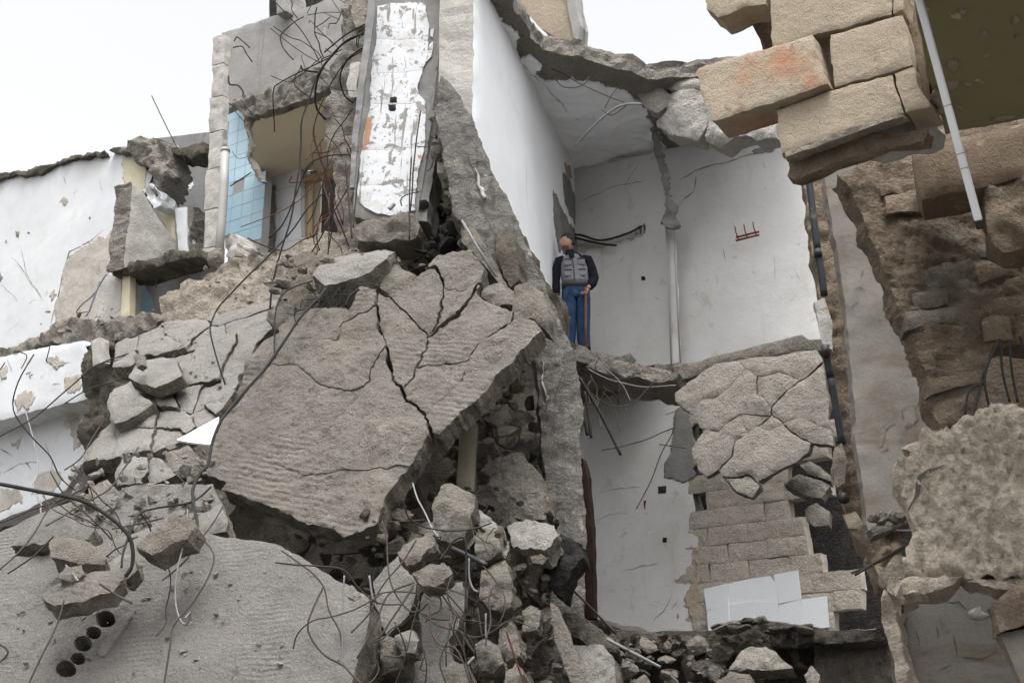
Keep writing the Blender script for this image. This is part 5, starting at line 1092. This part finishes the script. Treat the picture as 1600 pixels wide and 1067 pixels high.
# ---------------------------------------------------------------- cables, rebar and rods
CB, SB, ST = 'cable', 'steel', 'pale_metal'
wires = [
 ('rebar', '414,-14 440,14 455,30 477,55 487,72 499,97', (15.6, 15.9), .011, SB, 'long bent rebar reaching up to the sky in front of the grey wall'),
 ('rebar', '422,44 450,67 475,84 498,98', (15.7, 15.9), .009, SB, 'straight rebar crossing below the long bent rebar on the grey wall'),
 ('rebar', '483,36 487,34 512,59 528,75', 15.7, .009, SB, 'thin straight rebar with hooked tip right of the long bent rebar'),
 ('rebar', '480,24 507,20 531,20', 15.6, .008, SB, 'short level rebar near the top by the dark opening'), ('rebar', '507,21 531,31', 15.6, .008, SB, 'short rebar branching down from the level rebar'),
 ('rebar', '493,-4 480,21', 15.6, .008, SB, 'short upright rebar in front of the dark top opening'), ('rebar', '515,-6 524,8 533,21', 15.6, .008, SB, 'short slanted rebar near the column top'),
 ('rebar', '524,-4 550,12 572,26', (15.4, 14), .009, SB, 'rebar running down to the steel edge of the white panel'),
 ('hook', '366,65 371,58 378,64 390,75', 16.9, .014, SB, 'upper bent iron hook on the grey wall'), ('hook', '364,75 377,73 384,84 394,97', 16.9, .014, SB, 'lower wavy iron hook on the grey wall'),
 ('hook', '357,119 359,132 372,134 380,145 377,156', 16.4, .016, SB, 'twisted iron hook by the broken slab corner'), ('rebar', '376,156 384,166 395,180', 15.8, .01, SB, 'thin rebar hanging from the slab corner'),
 ('rebar', '363,168 372,180 383,192', 15.8, .008, SB, 'short thin rebar above the blue tiles'), ('rebar', '363,237 372,248 390,244', 17.4, .006, CB, 'small bent wire in front of the blue tiles'), ('rebar', '360,291 392,270', (16.6, 16.2), .012, SB, 'straight rod between drain pipe and tan slab'),
 ('cable', '572,53 545,62 520,85 500,112 485,147 475,175 470,212 467,265 460,312 450,354 435,407 425,450 422,482', (12.6, 12.4), .014, CB, 'longest black cable dropping from the panel past the tan slab'),
 ('cable', '572,50 540,66 525,80 503,108 493,140 495,170 509,187', (12.7, 13.6), .016, CB, 'thick black cable curling back under the panel edge'),
 ('cable', '566,80 540,97 515,135 500,170 492,205 500,250 508,266 515,300 520,342 512,400', (13.2, 13.2), .011, CB, 'black cable hugging the rough column down to the rubble'),
 ('cable', '566,76 544,92 532,120 537,150 552,161', (13, 13.6), .014, CB, 'black cable looping beside the plaster remnant'), ('cable', '571,38 540,55 507,82', (12.8, 13.6), .012, CB, 'short black cable pointing left from the panel top'),
 ('cable', '520,88 475,110 435,130 426,142 427,175 429,207', (13.4, 14.2), .010, CB, 'cable hanging straight down in front of the tan underside'), ('cable', '470,107 460,125 470,142 490,155 510,171', (13.8, 13.6), .010, CB, 'cable making a wide bend over the broken slab edge'),
 ('cable', '470,103 473,109 485,112 498,113', 13.9, .016, CB, 'stubby black cable end on the broken slab edge'), ('cable', '551,170 538,188 525,207 515,237 512,266 500,300 492,330 480,350', (12.6, 12.8), .009, CB, 'thin cable sloping from the panel down across the door'),
 ('cable', '546,242 515,244 490,252 476,268 460,312 440,352 420,372', (12.4, 12.8), .011, CB, 'cable leaving the panel level and then falling to the left'), ('cable', '556,143 520,138 500,120', 13.5, .007, CB, 'thin wire behind the cable bundle at the column'),
 ('cable', '577,44 560,50 557,72', 12.8, .010, CB, 'first short cable loop at the panel top'), ('cable', '577,47 563,54 559,75', 12.8, .010, CB, 'second short cable loop at the panel top'),
 ('rebar', '490,197 490,217 500,245 508,266 512,300 530,345 545,385', 13.6, .012, 'rusty', 'rusty rebar down the left face of the rough column'), ('rebar', '500,220 504,250 520,300 536,352', 13.5, .010, 'rusty', 'second rusty rebar close to the rough column'), ('rebar', '508,212 524,226 534,244', 13.5, .008, 'rusty', 'short rusty rebar tie on the rough column'),
 ('cable', '505,302 480,327 455,360 430,390 390,427 350,470 332,498 327,517 337,554 352,601', (12.6, 12.2), .011, CB, 'long thin wire sweeping left over the cream ridge and cracked slab'),
 ('cable', '546,290 525,327 505,362 487,394', (12.4, 12.4), .010, CB, 'cable slanting behind the foot of the white panel'), ('rebar', '515,302 514,367 512,403', 12.8, .010, SB, 'upright rebar in front of the door'), ('cable', '484,365 490,371 496,357', 13.4, .009, CB, 'small hook of wire on the cream ridge'),
 ('rebar', '540,252 545,317 550,373', 12.15, .013, SB, 'rebar along the left edge of the white panel foot'), ('rebar', '561,262 556,310 552,356', 12.1, .011, SB, 'second rebar along the white panel foot'),
 ('rebar', '657,174 650,220 646,267 641,330', 12.05, .012, SB, 'black rebar standing against the right of the white tiles'), ('rebar', '643,246 640,300 640,376', 12.0, .012, SB, 'black rebar hanging over the broken panel end'), ('cable', '628,322 625,310 632,303 655,300', 12.05, .009, CB, 'thin wire curl at the lower right of the white tiles'),
 ('pipe', '608,327 616,318', 12.1, .03, 'pipe_grey', 'short stub of grey conduit at the foot of the white tiles'),
 ('cable', '687,42 702,42 712,58 702,74 688,77', 12.3, .014, CB, 'round black cable loop at the panel upper right'), ('cable', '693,41 706,66 714,84 721,102', 12.25, .010, CB, 'black cable falling over the dark squared block'),
 ('cable', '508,452 497,467 470,495 445,532 415,575 390,603 364,633 345,658 332,690 325,725 312,740 301,767 305,800 308,818 303,836', (11.8, 9.6), .016, CB, 'thick black cable running down the left edge of the big slab'),
 ('cable', '430,560 428,532 430,492 436,467 455,452 488,439', (11.4, 11.9), .011, CB, 'cable arching over the upright rough chunk'), ('cable', '540,478 548,462 561,452', 11.5, .018, CB, 'stub of thick cable at the top edge of the big slab'),
 ('cable', '478,500 496,470 508,450', 11.9, .009, CB, 'short black cable under the flat slab piece', 'cables under the flat slab piece'), ('cable', '487,488 503,468 509,450', 11.9, .009, CB, 'short black cable under the flat slab piece', 'cables under the flat slab piece'), ('cable', '500,486 508,470 512,448', 11.9, .009, CB, 'short black cable under the flat slab piece', 'cables under the flat slab piece'),
 ('cable', '508,484 520,466 530,452', 11.9, .009, CB, 'short black cable under the flat slab piece', 'cables under the flat slab piece'), ('cable', '530,478 532,462 530,450', 11.9, .009, CB, 'short black cable under the flat slab piece', 'cables under the flat slab piece'),
 ('cable', '-40,750 0,756 62,768 125,781 165,803 197,831 207,856 206,884 196,900', (9.2, 9.3), .017, CB, 'thick black cable arching in from the left border'),
 ('cable', '330,760 300,784 250,792 218,803 206,828 193,865 190,886', (10.2, 9.3), .012, CB, 'black cable bending down beside the rounded pale chunk'), ('rod', '175,826 218,818 255,809', 9.9, .009, SB, 'straight thin rod above the tilted brick like chunk'),
 ('cable', '-30,824 0,815 47,796 94,781 128,764', (10.2, 10.6), .010, SB, 'thin wire rising from the left border over the rubble'), ('rebar', '-20,906 0,890 37,856 72,809 103,768 122,732', (9.2, 10.8), .009, SB, 'long rebar slanting up from the lower left border'),
 ('rebar', '12,896 53,868 84,837', 9.4, .009, SB, 'short rebar parallel to the long slanting one at lower left'), ('rebar', '72,821 131,787 175,759 193,734 216,699', (9.8, 11.6), .009, SB, 'rebar leaning up to the squared grey block'),
 ('cable', '41,646 52,687 59,734 50,765 65,787 64,806 84,843 100,877 122,907', (15.6, 9.2), .010, ST, 'grey wire dropping in front of the lower white wall to the oval chunk'), ('rod', '156,912 180,928 206,942', (9.2, 9.1), .010, SB, 'rod sticking out of the large oval chunk to the right'),
 ('rebar', '100,937 87,971 69,1015 40,1080', (9.2, 9.0), .009, SB, 'rebar hanging from the large oval chunk to the bottom border'), ('cable', '293,796 290,831 278,884 275,934 281,965 290,974 296,956 289,966', (9.6, 9.2), .009, ST, 'thin wire with a curled end hanging on the ribbed slab'),
 ('cable', '303,836 321,846 337,868 324,902 300,937 271,977 265,1015 254,1080', (9.6, 9.0), .009, SB, 'long thin wire running down the ribbed slab to the bottom border'), ('rod', '254,906 287,874 324,831 349,790', (9.5, 10.4), .009, SB, 'straight rod across the ribbed slab from under the big slab'),
 ('cable', '-20,1000 0,1008 12,1021 0,1035 -20,1042', 9.0, .009, SB, 'small wire loop at the left border near the bottom'), ('rebar', '-20,692 0,682 42,659 82,629 125,589 155,569 206,551', (14.5, 14.0), .011, SB, 'long rebar slanting across the white band at left'),
 ('rebar', '100,631 140,607 178,597', 14.2, .010, SB, 'shorter rebar below the long slanting one at left'), ('rebar', '160,567 206,559', 14.0, .009, SB, 'short rebar branch pointing at the upright chip'), ('rebar', '101,734 130,712 145,682 163,657', (12.4, 13.2), .010, SB, 'rebar along the left edge of the cracked left slab'),
 ('rebar', '27,549 42,556 33,576', 16, .010, 'rusty', 'bent rusty rebar end on the left ledge'), ('rebar', '78,541 72,565', 16, .010, 'rusty', 'rusty rebar end at the tip of the left ledge'), ('rebar', '8,566 0,578', 16, .010, 'rusty', 'short rusty rebar at the left border'),
 ('rebar', '237,150 256,190 272,222', 16.8, .010, SB, 'lone rebar standing out against the sky at left'), ('rebar', '272,222 282,238 290,252', 17.5, .008, SB, 'thin rebar end hanging before the dark upper room'), ('pipe', '262,229 274,228 284,242 291,258', 18.0, .03, 'pipe_grey', 'grey flexible conduit curving into the dark upper room'),
 ('cable', '166,428 152,452 140,484 134,494', 17.2, .018, 'blue_cable', 'bluish cable hanging left of the concrete pier'), ('cable', '156,440 146,460 128,478 120,490 142,486', 17.2, .010, SB, 'tangled thin wire left of the concrete pier'), ('cable', '254,396 252,412 246,428 244,450', 17.4, .014, ST, 'pale rod hanging from the broken floor edge'),
 ('cable', '597,815 604,841 606,884 613,915 635,948 653,951 669,941 672,979 687,1004 711,1010 727,1040 740,1080', (10, 9.2), .009, SB, 'long wire snaking down over both leaning plaster sheets'), ('rod', '650,844 623,887 592,927 580,955 549,988', (9.5, 9.2), .009, SB, 'bent rod from the flat tilted chunk to the lower left'),
 ('rod', '647,910 607,930 589,970 558,1028', (9.5, 9.2), .009, SB, 'rod curving over the left plaster sheet'), ('rod', '646,915 623,951 592,997', (9.5, 9.3), .011, SB, 'thick straight rod over the left plaster sheet'), ('cable', '687,875 700,856 711,841 727,841 728,887 727,957', 9.6, .012, CB, 'black cable bent like a cane in the rubble heap'),
 ('cable', '440,860 470,880 492,893 508,916 515,955 530,985 534,1008', (9.6, 9.3), .008, SB, 'thin wire hanging over the right edge of the ribbed slab'), ('rebar', '538,899 535,955 535,1050', 9.3, .009, ST, 'straight upright wire at the right edge of the ribbed slab'), ('cable', '577,899 583,936 594,958', 9.4, .010, ST, 'short pale wire at the top of the left plaster sheet'),
 ('cable', '506,915 490,950 480,985 500,1018 534,1040 549,1056 572,1075', (9.4, 9.0), .010, SB, 'wire looping over the ribbed slab to the bottom border'), ('rod', '696,924 712,942 728,960', 9.6, .009, SB, 'short slanted rod across the right plaster sheet'), ('cable', '733,872 732,905 738,922 746,924', 9.7, .011, ST, 'pale hooked wire left of the oblong chunk'),
 ('rod', '645,755 655,785 672,820 690,844', (10.6, 9.9), .010, ST, 'pale thin rod leaning on the squared grey chunk'), ('pipe', '706,856 732,868 760,882', (10.0, 9.8), .022, 'pipe_dark', 'dark straight pipe lying in the middle of the rubble heap'), ('cable', '791,985 806,1031 822,1075', 9.4, .010, 'rusty', 'reddish wire hanging at the bottom of the rubble heap'),
 ('rod', '719,985 742,1022', 9.5, .010, SB, 'short rod above the round knobbly stone'), ('rod', '728,1040 741,1026', 9.4, .013, ST, 'small pale rod end beside the round knobbly stone'), ('cable', '759,958 759,998', 9.6, .010, ST, 'pale wire hanging under the oblong chunk'), ('cable', '746,950 754,998', 9.6, .009, SB, 'dark wire hanging under the oblong chunk'),
 ('cable', '520,866 560,862 600,848 640,812', (11, 11), .009, SB, 'wire stretched through the dark gap under the big slab'), ('rod', '598,816 640,814 664,812', 10.6, .010, SB, 'level rod in the dark gap under the big slab'), ('cable', '560,936 610,924 650,926', 9.6, .008, SB, 'thin level wire over the left plaster sheet'),
 ('cable', '745,590 760,640 772,690 806,700 812,660', 12.0, .010, SB, 'wire hanging in the dark gap beside the cream board'),
 ('rod', '900,600 910,640 918,680', 12.1, .022, CB, 'first dark bar hanging beside the broken partition', 'dark bars at the lower room'), ('rod', '906,590 940,650 970,711', 12.1, .018, CB, 'long dark bar slanting right in front of the lower white wall'), ('rod', '914,612 919,650 924,684', 12.1, .018, CB, 'second dark bar hanging beside the broken partition', 'dark bars at the lower room'),
 ('cable', '940,703 965,698 997,688 1030,676 1057,667', 13.6, .010, SB, 'level wire crossing the lower white wall'), ('rebar', '1056,640 1052,670 1039,700 1018,751 994,795', 13.6, .009, SB, 'long wire slanting down the lower white wall'), ('rebar', '1040,648 1062,640', 13.4, .007, SB, 'short wire end at the edge of the cracked hanging slab'), ('rebar', '1030,694 1072,700', 13.4, .008, SB, 'short level wire beside the cracked hanging slab'),
 ('cable', '919,576 958,596 1000,604 1056,602', 13.4, .008, ST, 'pale wire sagging along the broken floor under the man'), ('cable', '919,611 954,635 986,631 1008,612 1021,596', 13.4, .009, SB, 'wire loop hanging below the broken floor'), ('cable', '930,560 960,590 975,610 985,626', 13.3, .007, ST, 'thin pale wire dropping from the floor edge'),
 ('rod', '892,918 920,946 963,990', (11.6, 11.8), .014, SB, 'dark bar sloping down right at the bottom of the lower room'), ('rod', '948,998 990,1020 1032,1042', 11.0, .016, ST, 'pale bar sloping over the dark bottom rubble'),
 ('cable', '898,229 915,210 936,189 961,170 981,163 1002,163', (14.6, 14.0), .018, 'pipe_grey2', 'grey cable drooping from the ceiling edge over the white room'), ('cable', '850,104 880,116 914,132 950,150 975,160', (14.2, 14), .009, SB, 'thin wire running along the stripped ceiling edge'), ('cable', '866,122 880,136 900,137 914,130 920,120', 13.6, .009, SB, 'small wire loop under the stripped ceiling edge'),
 ('cable', '945,170 955,150 965,138', 14.2, .008, SB, 'short wire hanging from the ceiling edge'), ('cable', '940,172 955,178 972,170 982,162', 14.2, .008, SB, 'small wire loop beside the grey ceiling cable'),
]
for w in wires:
    n_, px, d, r, m, l = w[:6]
    wire(n_, px, d, r * (.78 if r < .015 else .9), M[m], l, {'rebar': 'rebar', 'rod': 'rod', 'hook': 'hook', 'pipe': 'pipe'}.get(n_, 'cable'), w[6] if len(w) > 6 else None, curl=.03 if r < .016 and len(px.split()) > 3 else .0)

def tangle(label, n, box, dr, r, m, seed, L=(.3, 1.2), drop=.6):
    """loose thin wires that hang and curl through each other: one object"""
    rnd = random.Random(seed); W, fs = [], []
    for k in range(n):
        p = at(rnd.uniform(box[0], box[2]), rnd.uniform(box[1], box[3]), rnd.uniform(*dr))
        dv = Vector((rnd.uniform(-1, 1), rnd.uniform(-.5, .3), rnd.uniform(-1, .4) - drop * .5)).normalized(); pts = [p]
        ln = rnd.uniform(*L)
        for q in range(6):
            dv = (dv + Vector((rnd.gauss(0, .35), rnd.gauss(0, .25), rnd.gauss(-.08 * drop, .35)))).normalized(); p = p + dv * ln / 6; pts.append(p)
        t = tube_mesh('t', smoothline(pts, 4), r * rnd.uniform(.7, 1.2), M[m], 5); o = len(W)
        W += [v.co.copy() for v in t.vertices]; fs += [tuple(i + o for i in f.vertices) for f in t.polygons]; bpy.data.meshes.remove(t)
    return tag(link('wire_tangle', mesh('wire_tangle', W, fs, [M[m]])), label, 'wire', None, 'stuff')
tangle('tangle of thin wires in the middle of the rubble heap', 17, (600, 800, 800, 980), (9.5, 10.1), .006, 'steel', 2)
tangle('tangle of thin wires low in the rubble heap', 12, (530, 900, 740, 1050), (9.2, 9.6), .006, 'steel', 5)
tangle('tangle of rusty wires along the rough column', 13, (495, 180, 545, 380), (13.2, 13.8), .008, 'rusty', 7, (.6, 1.8), 1.4)
tangle('tangle of wires in the dark gap behind the hanging panel', 16, (670, 200, 740, 360), (12.0, 12.5), .007, 'steel', 9, (.2, .5))
tangle('tangle of wires left of the big slab over the rubble', 12, (60, 700, 330, 860), (9.8, 10.6), .006, 'steel', 11, (.5, 1.6))
tangle('tangle of thin wires under the broken floor below the man', 9, (905, 570, 1050, 620), (13.2, 13.6), .006, 'steel', 13, (.3, 1.0))
tangle('tangle of wires at the top edge of the big slab', 14, (480, 430, 600, 480), (11.6, 12), .006, 'cable', 15, (.3, .8))
tangle('tangle of thin wires at the roof edge and grey wall top', 10, (440, 0, 560, 110), (14.6, 15.4), .008, 'steel', 17, (.5, 1.3), .2)
